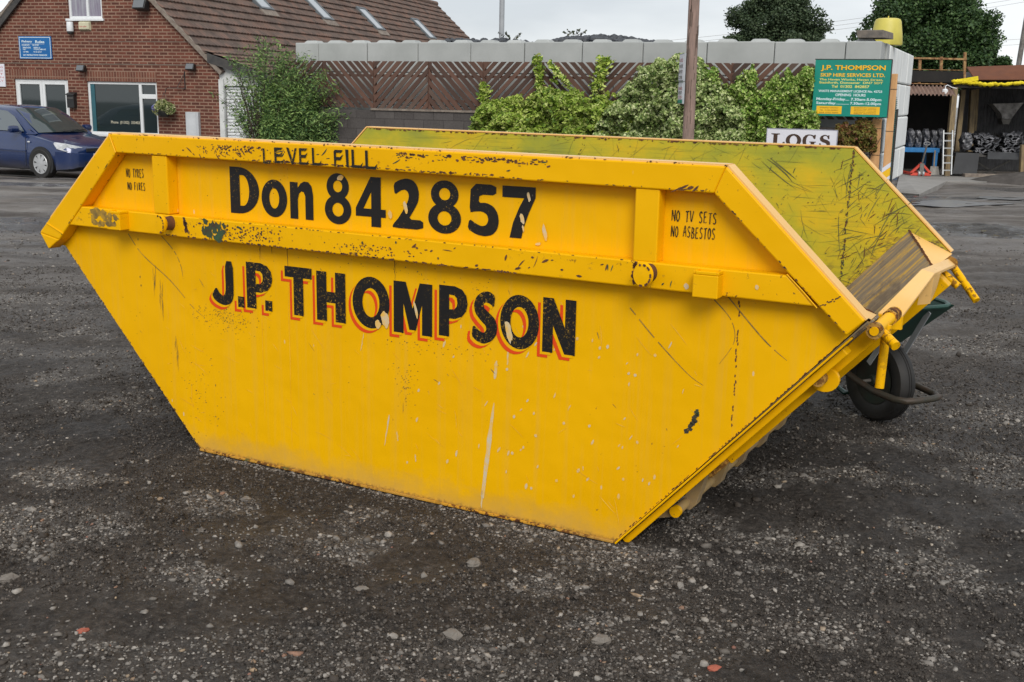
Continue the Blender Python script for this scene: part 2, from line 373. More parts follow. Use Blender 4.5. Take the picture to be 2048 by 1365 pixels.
# ------------------------------------------------------------------ numpy value noise
def vnoise(x, y, seed=0):
    xi = np.floor(x).astype(np.int64); yi = np.floor(y).astype(np.int64); fx = x-xi; fy = y-yi
    def h(a, b):
        n = (a*374761393 + b*668265263 + seed*974711) & 0x7fffffff; n = ((n ^ (n >> 13))*1274126177) & 0x7fffffff
        return ((n ^ (n >> 16)) & 0xffff)/65535.
    u = fx*fx*(3-2*fx); v = fy*fy*(3-2*fy)
    return (h(xi, yi)*(1-u)+h(xi+1, yi)*u)*(1-v) + (h(xi, yi+1)*(1-u)+h(xi+1, yi+1)*u)*v
def fbm(x, y, oct=5, seed=0, g=.5):
    s = 0; a = 1; t = 0
    for i in range(oct): s = s + a*vnoise(x*2**i+i*17.3, y*2**i-i*9.1, seed+i); t += a; a *= g
    return s/t
def sstep(a, b, x): t = np.clip((x-a)/(b-a), 0, 1); return t*t*(3-2*t)
_PATCH = [(60, 660, 130, 24), (140, 760, 60, 10), (200, 815, 190, 20), (40, 590, 90, 10), (170, 960, 90, 30), (90, 1050, 120, 45), (30, 480, 110, 14), (150, 420, 90, 10), (450, 1010, 60, 24), (720, 1060, 75, 50), (450, 1140, 80, 26), (380, 1305, 120, 30), (240, 1290, 60, 18),
    (900, 1300, 110, 40), (1080, 1180, 60, 24), (1350, 1020, 90, 26), (1240, 1120, 110, 45), (1560, 1135, 60, 16), (1180, 1260, 90, 30), (1640, 1290, 150, 32), (1860, 1060, 60, 40), (1970, 1160, 80, 60), (1960, 1300, 130, 50), (1540, 1080, 120, 20), (1850, 900, 110, 22), (1990, 950, 90, 30), (1900, 690, 80, 26), (2000, 830, 90, 14), (1720, 960, 90, 20), (1500, 950, 80, 22)]
_PW = []
for _x, _y, _rx, _ry in _PATCH:
    _a, _b, _c2 = gpt(_x, _y), gpt(_x+_rx, _y), gpt(_x, _y-_ry); _PW.append((_a[0], _a[1], abs(_b[0]-_a[0]), abs(_c2[1]-_a[1])))
def gravel_mask(x, y):
    a = fbm(x*.55+3, y*.75+1, 5, 11, .6); b = fbm(x*3.2, y*3.2, 5, 31, .68); wx = (fbm(x*1.3+40, y*1.3, 3, 61)-.5)*.35; wy = (fbm(x*1.3, y*1.3+40, 3, 62)-.5)*.5
    p = np.zeros_like(x*1.)-2.
    for cx_, cy_, rx, ry in _PW: p = np.maximum(p, 1-((x+wx*rx*5-cx_+(y-cy_)*.5)/rx/1.7)**2-((y+wy*ry*5-cy_)/ry/1.2)**2)
    near = sstep(14, 9, y); base = sstep(.50, .66, a*.5+b*.5)*(1-.55*near)
    st = fbm(x*.45+y*.28+9, y*2.1-x*.45, 5, 91, .6); base = np.maximum(base, sstep(.54, .68, st)*(.25+.75*sstep(5, 8, y)))
    return np.clip(np.maximum(base, sstep(.42, .68, np.clip(p, -.8, 1)*.33+np.clip((b-.5)*2.4+.5, 0, 1)*.50+.07)*sstep(-.9, .3, p)), 0, 1)
def wet_mask(x, y):
    a = fbm(x*.22+7, y*.7+5, 4, 51, .55)
    p = sstep(.56, .62, a)*sstep(9, 12, y)
    return p
def ghgt(x, y):
    near = 1-sstep(14, 40, y)
    h = (fbm(x*.5, y*.5, 3, 3)-.5)*.05 + (fbm(x*3.1, y*3.1, 5, 5, .66)-.5)*.060 + (fbm(x*13, y*13, 3, 8, .7)-.5)*.026
    h += (fbm(x*.35+y*.12, y*2.4-x*.5, 3, 77)-.5)*.03*sstep(4, 8, y)
    # keep it flat under the skip and the barrow
    s = (x+.489)*.8782-(y-4.137)*.4783; n = (x+.489)*.4783+(y-4.137)*.8782
    fl = sstep(1.25, .95, np.abs(s))*sstep(1.3, .95, np.abs(n-.888))
    fl = np.maximum(fl, np.clip(1-np.hypot(x-1.82, y-5.28)/.25, 0, 1))
    return h*near*(1-fl*.9) - fl*.004
def ground():
    def axis(a, b, d, lo, hi, g):
        c = list(np.arange(a, b, d)); s = d
        while c[-1] < hi: s *= g; c.append(c[-1]+s)
        s = d; pre = []; q = a
        while q > lo: s *= g; q -= s; pre.append(q)
        return np.array(pre[::-1]+c)
    xs = axis(-4.2, 4.8, .026, -500, 500, 1.05); ys = axis(2.2, 8.2, .024, -40, 900, 1.016)
    X, Y = np.meshgrid(xs, ys); Z = gz(Y) + ghgt(X, Y)
    V = np.stack([X, Y, Z], -1).reshape(-1, 3); nx, ny = len(xs), len(ys)
    i = np.arange((ny-1)*(nx-1)); r = i//(nx-1); c = i % (nx-1); a = r*nx+c
    Fq = np.stack([a, a+1, a+nx+1, a+nx], -1)
    t = NT('yard_dirt')
    at = t.n.new('ShaderNodeAttribute'); at.attribute_name = 'gravel'; gr = at.outputs['Color']
    s = t.n.new('ShaderNodeSeparateColor'); t.L.new(gr, s.inputs[0]); G, W = s.outputs[0], s.outputs[1]
    n1 = t.noise(9, 12, .80); n2 = t.noise(1.1, 5, .6); n3 = t.noise(90, 5, .75)
    grain = t.noise(38, 9, .74); mud = t.ramp(t.math('ADD', t.math('MULTIPLY', grain, .75), t.math('MULTIPLY', n1, .25)), (.37, (.013, .0105, .009)), (.46, (.034, .028, .0235)), (.54, (.066, .056, .048)), (.63, (.135, .117, .101)))
    mud = t.mix(t.ramp(n2, (.44, 0.), (.6, .45)), mud, t.ramp(grain, (.38, (.045, .036, .029)), (.6, (.14, .117, .096))))
    grit = t.voro(130, out='Color'); sg = t.n.new('ShaderNodeSeparateColor'); t.L.new(grit, sg.inputs[0])
    gcol = t.ramp(sg.outputs[0], (.0, (.055, .049, .044)), (.35, (.13, .118, .106)), (.8, (.25, .232, .21)), (1., (.38, .355, .325)))
    k = t.math('MULTIPLY', G, t.ramp(n3, (.38, .2), (.6, 1.)))
    k = t.math('ADD', k, t.ramp(t.noise(60, 6, .85), (.56, 0.), (.62, .7)), clamp=True)
    col = t.mix(k, mud, gcol); col = t.mix(t.math('MULTIPLY', G, t.ramp(t.noise(26, 8, .75), (.42, 0.), (.6, .55))), col, (.29, .268, .245))
    # far away single stones merge, so the grey gravel reads as soft patches
    far = t.ramp(t.math('MULTIPLY', t.sep()[1], .02), (.10, 0.), (.24, 1.))
    fpat = t.ramp(t.noise(1.0, 9, .72, t.map((.30, 1.5, 1))), (.36, (.075, .063, .053)), (.46, (.155, .134, .115)), (.54, (.25, .222, .196)), (.64, (.40, .37, .34)))
    col = t.mix(t.math('MULTIPLY', far, .7), col, fpat)
    col = t.mix(t.math('MULTIPLY', t.math('MULTIPLY', far, G), t.ramp(grain, (.40, .2), (.58, .9))), col, (.27, .25, .235))
    col = t.mix(t.math('MULTIPLY', W, .7), col, (.05, .05, .05))
    h = t.math('ADD', t.math('MULTIPLY', n1, .9), t.math('MULTIPLY', grain, 1.1))
    h = t.math('ADD', h, t.math('MULTIPLY', t.math('MULTIPLY', t.voro(130), k), -.5))
    nm = t.bump(h, 1., .035)
    wr = t.ramp(t.noise(2.3, 5, .6, t.map((1, 1, 1), loc=(5, 5, 5))), (.36, .5), (.6, .85))
    rough = t.math('SUBTRACT', wr, t.math('MULTIPLY', W, .62), clamp=True)
    t.out(col, rough, 0, nm, .35)
    o = np_mesh('ground', V, Fq, t.m, smooth=True); tag(o, kind='structure')
    ca = o.data.color_attributes.new('gravel', 'FLOAT_COLOR', 'POINT')
    g = gravel_mask(V[:, 0], V[:, 1]); wm = wet_mask(V[:, 0], V[:, 1])
    ca.data.foreach_set('color', np.stack([g, wm, g*0, g*0+1], -1).astype(np.float32).ravel())
ground()
def stones():
    import itertools
    ph = (1+5**.5)/2
    ico = np.array([(-1, ph, 0), (1, ph, 0), (-1, -ph, 0), (1, -ph, 0), (0, -1, ph), (0, 1, ph), (0, -1, -ph), (0, 1, -ph), (ph, 0, -1), (ph, 0, 1), (-ph, 0, -1), (-ph, 0, 1)])/1.9
    tri = np.array([(0,11,5),(0,5,1),(0,1,7),(0,7,10),(0,10,11),(1,5,9),(5,11,4),(11,10,2),(10,7,6),(7,1,8),(3,9,4),(3,4,2),(3,2,6),(3,6,8),(3,8,9),(4,9,5),(2,4,11),(6,2,10),(8,6,7),(9,8,1)])
    t = NT('grey_stones'); k = t.n.new('ShaderNodeNewGeometry')
    col = t.ramp(k.outputs['Random Per Island'], (0, (.030, .024, .019)), (.30, (.06, .05, .042)), (.42, (.13, .117, .103)), (.8, (.24, .222, .20)), (.97, (.38, .35, .31)), (.99, (.36, .26, .16)), (1., (.26, .12, .09)))
    col = t.mix(t.ramp(t.noise(60, 4, .6), (.4, 0.), (.65, .5)), col, (.07, .06, .05))
    t.out(col, .8, 0, t.bump(t.noise(150, 3), .3, .003), .3)
    PX, PY, PS = [], [], []
    def sc_(n, lo, hi, ymax, bias, rexp):
        y = 2.3 + (ymax-2.3)*rng.random(n)**1.5; x = (rng.random(n)-.5)*(2*(.62*y+.9)) + .06*y
        g = gravel_mask(x, y); keep = rng.random(n) < bias + (1-bias)*g; s = lo + (hi-lo)*rng.random(n)**rexp
        PX.append(x[keep]); PY.append(y[keep]); PS.append(s[keep])
    sc_(280000, .0022, .0062, 9, .05, 1.7)
    sc_(120000, .0045, .0115, 12, .018, 2.4)
    sc_(9000, .009, .021, 14, .015, 3.5)
    sc_(150, .014, .026, 12, .15, 2.5)
    u_ = rng.random(1500)*1.98-.99; v_ = -.012-np.abs(rng.normal(size=1500))*.02; PX.append(-.489+.8782*u_+.4783*v_); PY.append(4.137-.4783*u_+.8782*v_); PS.append(.002+.006*rng.random(1500)**3)
    x = np.concatenate(PX); y = np.concatenate(PY); s = np.concatenate(PS)
    ls = (x+.489)*.8782-(y-4.137)*.4783; ln = (x+.489)*.4783+(y-4.137)*.8782
    kp = ~((np.abs(ls) < 1.0) & (ln > -.015) & (ln < 1.8)); x, y, s = x[kp], y[kp], s[kp]; n = len(x)
    a = rng.random(n)*2*PI; sx = s*(.8+.6*rng.random(n)); sy = s*(.7+.3*rng.random(n)); sz = s*(.4+.35*rng.random(n))
    V = ico[None]*(1+.95*(rng.random((n, 12, 1))-.5)); vx = V[..., 0]*sx[:, None]; vy = V[..., 1]*sy[:, None]; vz = V[..., 2]*sz[:, None]
    ca, sa = np.cos(a)[:, None], np.sin(a)[:, None]
    P = np.stack([vx*ca-vy*sa + x[:, None], vx*sa+vy*ca + y[:, None], vz + (gz(y)+ghgt(x, y)+sz*.25)[:, None]], -1).reshape(-1, 3)
    Fq = (tri[None] + (np.arange(n)*12)[:, None, None]).reshape(-1, 3)
    o = np_mesh('gravel', P, Fq, t.m); m2 = NT('dark_dirt_crumbs'); k2 = m2.n.new('ShaderNodeNewGeometry')
    m2.out(m2.ramp(k2.outputs['Random Per Island'], (0, (.018, .0145, .012)), (.5, (.055, .047, .040)), (1., (.135, .118, .102))), .85, 0, None, .25)
    nc = 230000; yc = 2.3+(9.5-2.3)*rng.random(nc)**1.35; xc = (rng.random(nc)-.5)*(2*(.6*yc+.7))+.06*yc
    kc = fbm(xc*2.1, yc*2.1, 4, 141, .6) > .44; xc, yc = xc[kc], yc[kc]; ls = (xc+.489)*.8782-(yc-4.137)*.4783; ln = (xc+.489)*.4783+(yc-4.137)*.8782
    kc = ~((np.abs(ls) < 1.0) & (ln > -.01) & (ln < 1.8)); xc, yc = xc[kc], yc[kc]; nc = len(xc)
    oc = np.array([(1, 0, 0), (0, 1, 0), (-1, 0, 0), (0, -1, 0), (0, 0, .8), (0, 0, -.8)]); ot = np.array([(0, 1, 4), (1, 2, 4), (2, 3, 4), (3, 0, 4), (1, 0, 5), (2, 1, 5), (3, 2, 5), (0, 3, 5)])
    s2 = (.0022+.0062*rng.random(nc)**2.2)[:, None, None]; Vc = oc[None]*(1+.9*(rng.random((nc, 6, 3))-.5))+.25*(rng.random((nc, 6, 3))-.5); Vc = Vc*s2
    Vc = Vc+np.stack([xc, yc, gz(yc)+ghgt(xc, yc)+s2[:, 0, 0]*.15], -1)[:, None, :]
    oo = np_mesh('dirt_crumbs', Vc.reshape(-1, 3), (ot[None]+(np.arange(nc)*6)[:, None, None]).reshape(-1, 3), m2.m); tag(oo, 'dark crumbs of dirt lying all over the yard', 'dirt', kind='stuff')
    pass; tag(o, 'loose grey stones scattered over the dark dirt yard', 'gravel', kind='stuff')
stones()
# a few separate larger stones and brick chips
def chip(px, py, r, m, label, name='stone', cat='stone', h=.55):
    q = gpt(px, py); z = float(gz(q[1])+ghgt(q[0], q[1])); mb = MB(); P = []
    for i in range(3):
        rr = r*(1, .95, .5)[i]; zz = (-.3, .25, .8)[i]*r*h
        P += [(rr*math.cos(k*PI/4+i*.3)*random.uniform(.75, 1.1), .8*rr*math.sin(k*PI/4+i*.3)*random.uniform(.75, 1.1), zz*random.uniform(.85, 1.1)) for k in range(8)]
    mb.add(P, [(i*8+j, i*8+(j+1) % 8, (i+1)*8+(j+1) % 8, (i+1)*8+j) for i in range(2) for j in range(8)] + [tuple(range(16, 24))])
    o = mb.build(name, m, loc=(q[0], q[1], z), rz=random.random()*6); tag(o, label, cat)
M_st = pm('pale_stone', (.19, .17, .145), (.12, .105, .092), 20, .85, .3)
M_bk = pm('brick_chip', (.36, .10, .06), (.28, .08, .05), 20, .9, .3)
chip(948, 1127, .032, M_st, 'flat pale stone lying in the dark mud below the middle of the skip')
chip(725, 1184, .026, M_st, 'rounded pale stone in the mud, lower left of the flat pale stone')
chip(492, 998, .028, M_st, 'grey stone near the left foot of the yellow skip')
chip(165, 1267, .022, M_bk, 'small red brick chip on the dark dirt at lower left', 'brick_chip', 'brick chip', .4)
chip(18, 1157, .034, M_st, 'large pale stone at the left edge of the yard')
chip(1428, 1347, .024, M_bk, 'reddish brick chip among gravel at the bottom edge of the yard', 'brick_chip', 'brick chip', .4)
chip(1202, 1290, .032, M_st, 'rounded grey stone among gravel, bottom centre right')
chip(905, 1275, .034, M_st, 'grey stone in the gravel patch at bottom centre')

def poly_ground(name, pxs, th, m):
    P = [gpt(*p) for p in pxs]; n = len(P); mb = MB()
    top = [(p[0], p[1], float(gz(p[1]))+th) for p in P]; bot = [(p[0], p[1], float(gz(p[1]))-.15) for p in P]
    mb.add(top+bot, [tuple(range(n))]+[(i, n+i, n+(i+1) % n, (i+1) % n) for i in range(n)])
    return tag(mb.build(name, m), kind='structure')
M_apron = pm('pale_concrete_floor', (.30, .285, .265), (.20, .19, .175), 1.2, .75, .15, 30, stretch=(1, 2.5, 1), detail=9)
poly_ground('pavement', [(1790, 388), (1838, 392), (1893, 365), (1965, 367), (2040, 356), (2120, 356), (2120, 349), (1800, 349)], .03, M_apron)
FORECOURT = True
# standing water on the track
def puddle(cx_, cy_, rx, ry, sd_):
    t = [i*2*PI/40 for i in range(40)]
    pts = [(cx_+rx*math.cos(a)*(1+.28*math.sin(3*a+sd_)+.16*math.sin(7*a+2*sd_)), cy_+ry*math.sin(a)*(1+.3*math.sin(4*a+sd_*2))) for a in t]
    P = [gpt(*p) for p in pts]; mb = MB(); zt = float(np.mean([gz(p[1]) for p in P]))+.012
    mb.add([(p[0], p[1], float(gz(p[1]))+.012) for p in P], [tuple(range(40))])
    mt = bpy.data.materials.get('standing_water') or NT('standing_water').out((.13, .13, .13), .28, 0, None, .6)
    return tag(mb.build('puddle', mt), kind='structure')
puddle(1900, 409, 95, 6, 1.); puddle(2010, 398, 60, 3.5, 2.)

# ------------------------------------------------------------------ lettering
def curve_mesh(polys):
    cu = bpy.data.curves.new('c', 'CURVE'); cu.dimensions = '2D'; cu.fill_mode = 'BOTH'
    for P in polys:
        s = cu.splines.new('POLY'); s.points.add(len(P)-1); s.use_cyclic_u = True
        for q, (x, y) in zip(s.points, P): q.co = (x, y, 0, 1)
    return _to(cu)
def _to(cu):
    o = bpy.data.objects.new('c', cu); sc.collection.objects.link(o); bpy.context.view_layer.update()
    me = bpy.data.meshes.new_from_object(o.evaluated_get(bpy.context.evaluated_depsgraph_get()))
    V = [(v.co.x, v.co.y) for v in me.vertices]; Fq = [tuple(p.vertices) for p in me.polygons]
    bpy.data.objects.remove(o); bpy.data.curves.remove(cu); bpy.data.meshes.remove(me)
    return V, Fq
def font_mesh(txt, bold=0., shear=0., space=1.):
    cu = bpy.data.curves.new('t', 'FONT'); cu.body = txt; cu.offset = bold; cu.shear = shear; cu.resolution_u = 3; cu.fill_mode = 'BOTH'; cu.space_character = space
    return _to(cu)
def fit_text(mb, txt, x0, x1, z0, z1, y, m=0, bold=.012, shear=0., keep=False, space=1., jig=0):
    V, Fq = font_mesh(txt, bold, shear, space)
    if not V: return
    xs = [v[0] for v in V]; ys = [v[1] for v in V]; a, b = min(xs), max(xs); c, d = (min(ys), max(ys))
    sx = (x1-x0)/(b-a); sz = (z1-z0)/(d-c)
    mb.add([(x0+(v[0]-a)*sx, y, z0+(v[1]-c)*sz) for v in V], Fq, m)
def ell(cx_, cy_, rx, ry, n=36, a0=0, p=2.): 
    r = []
    for i in range(n):
        a = 2*PI*i/n; c, s = math.cos(a), math.sin(a)
        r.append((cx_+rx*math.copysign(abs(c)**(2/p), c), cy_+ry*math.copysign(abs(s)**(2/p), s)))
    return r
def stroke(P, Wd):               # centre line through P (Catmull-Rom) with widths -> outline
    P = [Vector((*p, 0)) for p in P]; out = []; n = len(P)
    for i in range(n-1):
        p0, p1, p2, p3 = P[max(i-1, 0)], P[i], P[i+1], P[min(i+2, n-1)]
        for k in range(8):
            t = k/8; out.append((.5*((2*p1)+(p2-p0)*t+(2*p0-5*p1+4*p2-p3)*t*t+(3*p1-p0-3*p2+p3)*t**3), Wd[i]+(Wd[i+1]-Wd[i])*t))
    out.append((P[-1], Wd[-1])); L_, R_ = [], []
    for i, (p, wv) in enumerate(out):
        d = (out[min(i+1, len(out)-1)][0]-out[max(i-1, 0)][0]).normalized(); nn = Vector((-d.y, d.x, 0))*wv/2
        L_.append(((p+nn).x, (p+nn).y)); R_.append(((p-nn).x, (p-nn).y))
    return L_+R_[::-1]
def Dshape(x0, x1, y0, y1, n=20):
    h = (y1-y0)/2; cyy = (y0+y1)/2; sx = x0+(x1-x0)*.30
    return [(x0, y0), (sx, y0)] + [(sx+(x1-sx)*math.cos(a), cyy+h*math.sin(a)) for a in [(-PI/2)+PI*i/n for i in range(1, n)]] + [(sx, y1), (x0, y1)]
G = {   # glyphs in a unit box, each a list of groups, each group a list of outlines (outer + holes)
 'D': [[Dshape(0, 1, 0, 1), Dshape(.34, .66, .17, .83)]],
 'o': [[ell(.5, .5, .5, .5), ell(.5, .5, .19, .27)]],
 'O': [[ell(.5, .5, .5, .5), ell(.5, .5, .23, .28)]],
 'n': [[[(0, 0), (.34, 0), (.34, .52), (.40, .68), (.50, .74), (.60, .72), (.66, .62), (.66, 0), (1, 0), (1, .66), (.94, .88), (.80, .99), (.62, 1.), (.46, .94), (.34, .82), (.34, .97), (0, .97)]]],
 '8': [[ell(.5, .74, .42, .26), ell(.5, .745, .17, .115)], [ell(.5, .29, .5, .29), ell(.5, .29, .21, .135)]],
 '4': [[[(.50, 1), (.84, 1), (.84, .36), (1, .36), (1, .2), (.84, .2), (.84, 0), (.52, 0), (.52, .2), (0, .2), (0, .36)], [(.52, .36), (.52, .70), (.26, .36)]]],
 '2': [[[(0, 0), (1, 0), (1, .19), (.52, .19), (.70, .38), (.84, .55), (.87, .72), (.80, .88), (.66, .97), (.46, 1), (.22, .96), (.03, .88), (.07, .66), (.26, .75), (.40, .78), (.50, .74), (.54, .66), (.50, .54), (.38, .40), (.20, .21), (0, .06)]]],
 '5': [[[(.10, 1), (.90, 1), (.90, .80), (.38, .80), (.35, .64), (.60, .65), (.82, .59), (.96, .46), (1, .30), (.95, .15), (.80, .04), (.56, 0), (.30, .02), (.0, .12), (.06, .32), (.28, .23), (.46, .19), (.60, .22), (.67, .32), (.62, .43), (.46, .48), (.24, .47), (.06, .44)]]],
 '7': [[[(0, 1), (1, 1), (1, .80), (.80, .48), (.66, .20), (.60, 0), (.24, 0), (.34, .30), (.52, .60), (.66, .78), (0, .78)]]],
 'J': [[[(.64, 1), (1, 1), (1, .30), (.94, .14), (.80, .04), (.56, 0), (.28, .04), (.08, .12), (0, .22), (.20, .40), (.36, .26), (.50, .21), (.60, .26), (.64, .36)]]],
 'P': [[[(0, 0), (.36, 0), (.36, .36), (.56, .36), (.80, .42), (.95, .54), (1, .68), (.95, .84), (.80, .95), (.56, 1), (0, 1)], [(.36, .54), (.54, .55), (.62, .61), (.64, .68), (.62, .77), (.54, .82), (.36, .83)]]],
 '.': [[[(0, 0), (1, 0), (1, 1), (0, 1)]]],
 'T': [[[(0, 1), (1, 1), (1, .78), (.68, .78), (.68, 0), (.32, 0), (.32, .78), (0, .78)]]],
 'H': [[[(0, 0), (.35, 0), (.35, .38), (.65, .38), (.65, 0), (1, 0), (1, 1), (.65, 1), (.65, .60), (.35, .60), (.35, 1), (0, 1)]]],
 'M': [[[(0, 0), (.26, 0), (.26, .58), (.41, .08), (.58, .08), (.74, .58), (.74, 0), (1, 0), (1, 1), (.68, 1), (.50, .50), (.32, 1), (0, 1)]]],
 'S': [[[(.90, .93), (.66, 1), (.42, .98), (.18, .88), (.08, .72), (.14, .56), (.34, .44), (.56, .34), (.58, .26), (.48, .20), (.30, .23), (.06, .34), (0, .12), (.22, .02), (.50, -.01), (.78, .06), (.97, .20), (1, .36), (.90, .50), (.66, .60), (.48, .68), (.46, .75), (.54, .79), (.70, .77), (.86, .70)]]],
 'N': [[[(0, 0), (.32, 0), (.32, .50), (.68, 0), (1, 0), (1, 1), (.68, 1), (.68, .48), (.32, 1), (0, 1)]]],
 'L': [[[(0, 1), (.22, 1), (.25, .15), (.78, .15), (1, .32), (.86, .0), (.04, 0)]]],
 'E': [[[(0, .98), (.23, .9), (.23, .60), (.6, .60), (.90, .76), (.66, .43), (.23, .43), (.25, .15), (.8, .15), (1, .32), (.84, 0), (.04, 0)]], [[(.1, .85), (.66, .85), (.90, 1.), (.05, 1.)]]],
 'V': [[[(0, 1), (.25, .98), (.58, .30), (.80, .96), (1, 1), (.64, 0), (.50, 0)]]],
 'F': [[[(0, .92), (.24, .92), (.24, .58), (.6, .58), (.94, .76), (.66, .40), (.24, .40), (.20, 0), (.06, .0)]], [[(0, .86), (.70, .84), (.90, 1.), (.1, 1.)]]],
 'I': [[[(.1, 1), (.9, 1), (1, 0), (.4, 0)]]],
}
_gc = {}
def rounded(P):          # one Chaikin pass only on strongly curved outlines
    out = []; n = len(P)
    for i in range(n):
        a, b = P[i], P[(i+1) % n]; out += [(a[0]*.8+b[0]*.2, a[1]*.8+b[1]*.2), (a[0]*.2+b[0]*.8, a[1]*.2+b[1]*.8)]
    return out
for _k in 'SJ25': G[_k] = [[rounded(p) for p in g] for g in G[_k]]
def glyph(mb, c, s0, s1, z0, z1, y, m=0, dx=0, dz=0):
    if c not in _gc: _gc[c] = [curve_mesh(g) for g in G[c]]
    for i, (V, Fq) in enumerate(_gc[c]):
        mb.add([(s0+dx+v[0]*(s1-s0), y-.0001*i, z0+dz+v[1]*(z1-z0)) for v in V], Fq, m)
# simple hand lettering: pen strokes on a 0..1 box
HP = {'N': [[(0,0),(.05,1)],[(.05,1),(.8,0)],[(.8,0),(.85,1)]], 'O': [[(.4,1),(.08,.7),(.08,.25),(.4,0),(.75,.3),(.72,.75),(.4,1)]], 'T': [[(0,.95),(.95,1)],[(.45,1),(.42,0)]],
 'Y': [[(0,1),(.4,.5)],[(.9,1),(.4,.45),(.25,0)]], 'R': [[(.08,0),(.1,1)],[(.1,.95),(.6,.9),(.6,.6),(.1,.5)],[(.15,.5),(.75,0)]], 'E': [[(.1,1),(.08,0)],[(.1,.98),(.75,1)],[(.1,.52),(.6,.55)],[(.08,.02),(.8,.05)]],
 'S': [[(.75,.85),(.45,1),(.12,.8),(.3,.55),(.65,.4),(.7,.15),(.4,0),(.05,.1)]], 'F': [[(.1,1),(.08,0)],[(.1,.98),(.75,1)],[(.1,.52),(.6,.55)]], 'I': [[(.3,1),(.32,0)]],
 'V': [[(0,1),(.4,0),(.85,1)]], 'A': [[(0,0),(.45,1),(.85,0)],[(.15,.4),(.7,.42)]], 'B': [[(.1,0),(.1,1)],[(.1,.98),(.6,.88),(.55,.6),(.1,.52)],[(.1,.52),(.75,.4),(.65,.05),(.1,0)]]}
def hand(mb, txt, x0, x1, z0, z1, y, m=0, wdt=.006):
    n = len(txt); cw = (x1-x0)/n
    for i, c in enumerate(txt):
        if c == ' ': continue
        wob = random.uniform(-.06, .06)
        for j, st in enumerate(HP[c]):
            P = [(x0+(i+p[0]*.82)*cw, z0+(p[1]+wob)*(z1-z0)) for p in st]
            Q = stroke(P, [wdt*.58*random.uniform(.7, 1.2) for _ in P]); h = len(Q)//2
            V = [(q[0], y-.00015*j, q[1]) for q in Q]
            mb.add(V, [(k, k+1, len(Q)-2-k, len(Q)-1-k) for k in range(h-1)], m)

# ------------------------------------------------------------------ the yellow skip (local x = length, y = away from the camera, z = up)
SX, SY, SYAW, SW = -0.48880988, 4.13670253, -0.4986919, 1.775
skip = thing('skip', 'large yellow skip lettered J.P. Thompson standing in the middle of the dirt yard', 'skip', (SX, SY, 0), SYAW)
PLATE = [(-.985, .0), (.985, .0), (1.738, .848), (1.785, .903), (1.331, 1.339), (-1.367, 1.351), (-1.85, .897), (-1.775, .845)]
def dents(mb, amp=.0035): return mb
def scatter_marks(mb, n, m, x0, x1, z0, z1, y, lo, hi, w0, ang=None, keep=None):
    k = 0
    while k < n:
        x, z = random.uniform(x0, x1), random.uniform(z0, z1)
        if keep and not keep(x, z): continue
        k += 1; L_ = lo+(hi-lo)*random.random()**2.2; a = random.uniform(0, PI) if ang is None else random.gauss(*ang); ww = w0*random.uniform(.4, 1.3)
        c, s = math.cos(a), math.sin(a); bend = random.uniform(-.06, .06)*L_; P = []
        for t in (0, .3, .7, 1):
            b = bend*math.sin(PI*t); P.append((x+c*L_*(t-.5)-s*b, z+s*L_*(t-.5)+c*b))
        wd = [ww*.1, ww*.5, ww*.5, ww*.05]; up = [(p[0]-s*q, y, p[1]+c*q) for p, q in zip(P, wd)]; dn = [(p[0]+s*q, y, p[1]-c*q) for p, q in zip(P, wd)]
        mb.add(up+dn, [(i, i+1, 5+i, 4+i) for i in range(3)], m)
def blotch(mb, x, z, rx, rz, y, m, ang=0., jag=.35, n=14):
    c, s = math.cos(ang), math.sin(ang); P = []
    for i in range(n):
        a = 2*PI*i/n; r = 1+random.uniform(-jag, jag); u, v = rx*r*math.cos(a), rz*r*math.sin(a); P.append((x+c*u-s*v, y, z+s*u+c*v))
    mb.add([(x, y, z)]+P, [(0, i+1, (i+1) % n+1) for i in range(n)], m)
def streakv(mb, x, z0, z1, w0, w1, lean, y, m):
    n = 9; A_, B_ = [], []
    for i in range(n):
        t = i/(n-1); ww = (w0*(1-t)+w1*t)*random.uniform(.7, 1.25)*(math.sin(PI*min(1, t*3+.15)/2) if t < .3 else 1)*(1 if t < .9 else .5)
        xx = x+lean*t+random.uniform(-1, 1)*.0015; zz = z0+(z1-z0)*t; A_.append((xx-ww/2, y, zz)); B_.append((xx+ww/2, y, zz))
    mb.add(A_+B_, [(i, i+1, n+i+1, n+i) for i in range(n-1)], m)
# near side plate, with its scuffs and droppings lying on the paint
mb = MB(); mb.prism(PLATE, 0, .006)
Y1 = -.0012
for a in ((.495, .60, .53, .014, .010, -.006), (.545, .68, .59, .009, .006, -.005), (.487, .44, .06, .017, .016, -.044), (.44, .10, .02, .005, .005, .0), (.018, .32, .19, .009, .003, -.022), (.055, .26, .22, .008, .005, .004), (.14, .18, .15, .006, .004, .003), (-.10, .63, .56, .004, .003, -.015)):
    streakv(mb, *a[:5], a[5], Y1, 1)
for x, z, rx, rz in ((.615, 1.20, .006, .016), (.59, 1.125, .008, .020), (.595, 1.09, .004, .012), (.68, 1.08, .007, .030), (.655, 1.040, .010, .005), (-.20, 1.225, .016, .010), (.10, 1.13, .009, .022), (.03, 1.10, .009, .016), (.545, .715, .012, .040), (.004, .70, .016, .035), (-.03, .675, .014, .018), (.145, .75, .006, .035)):
    blotch(mb, x, z, rx, rz, -.0046, 1, .25, .18)
scatter_marks(mb, 46, 1, .1, 1.35, .12, .72, Y1, .012, .03, .008, (1.15, .2), lambda x, z: z > (x-.985)*1.113+.08 and z < .9)
scatter_marks(mb, 26, 1, .55, 1.25, .12, .80, Y1, .012, .03, .009, (1.25, .2), lambda x, z: z > (x-.985)*1.113+.08)
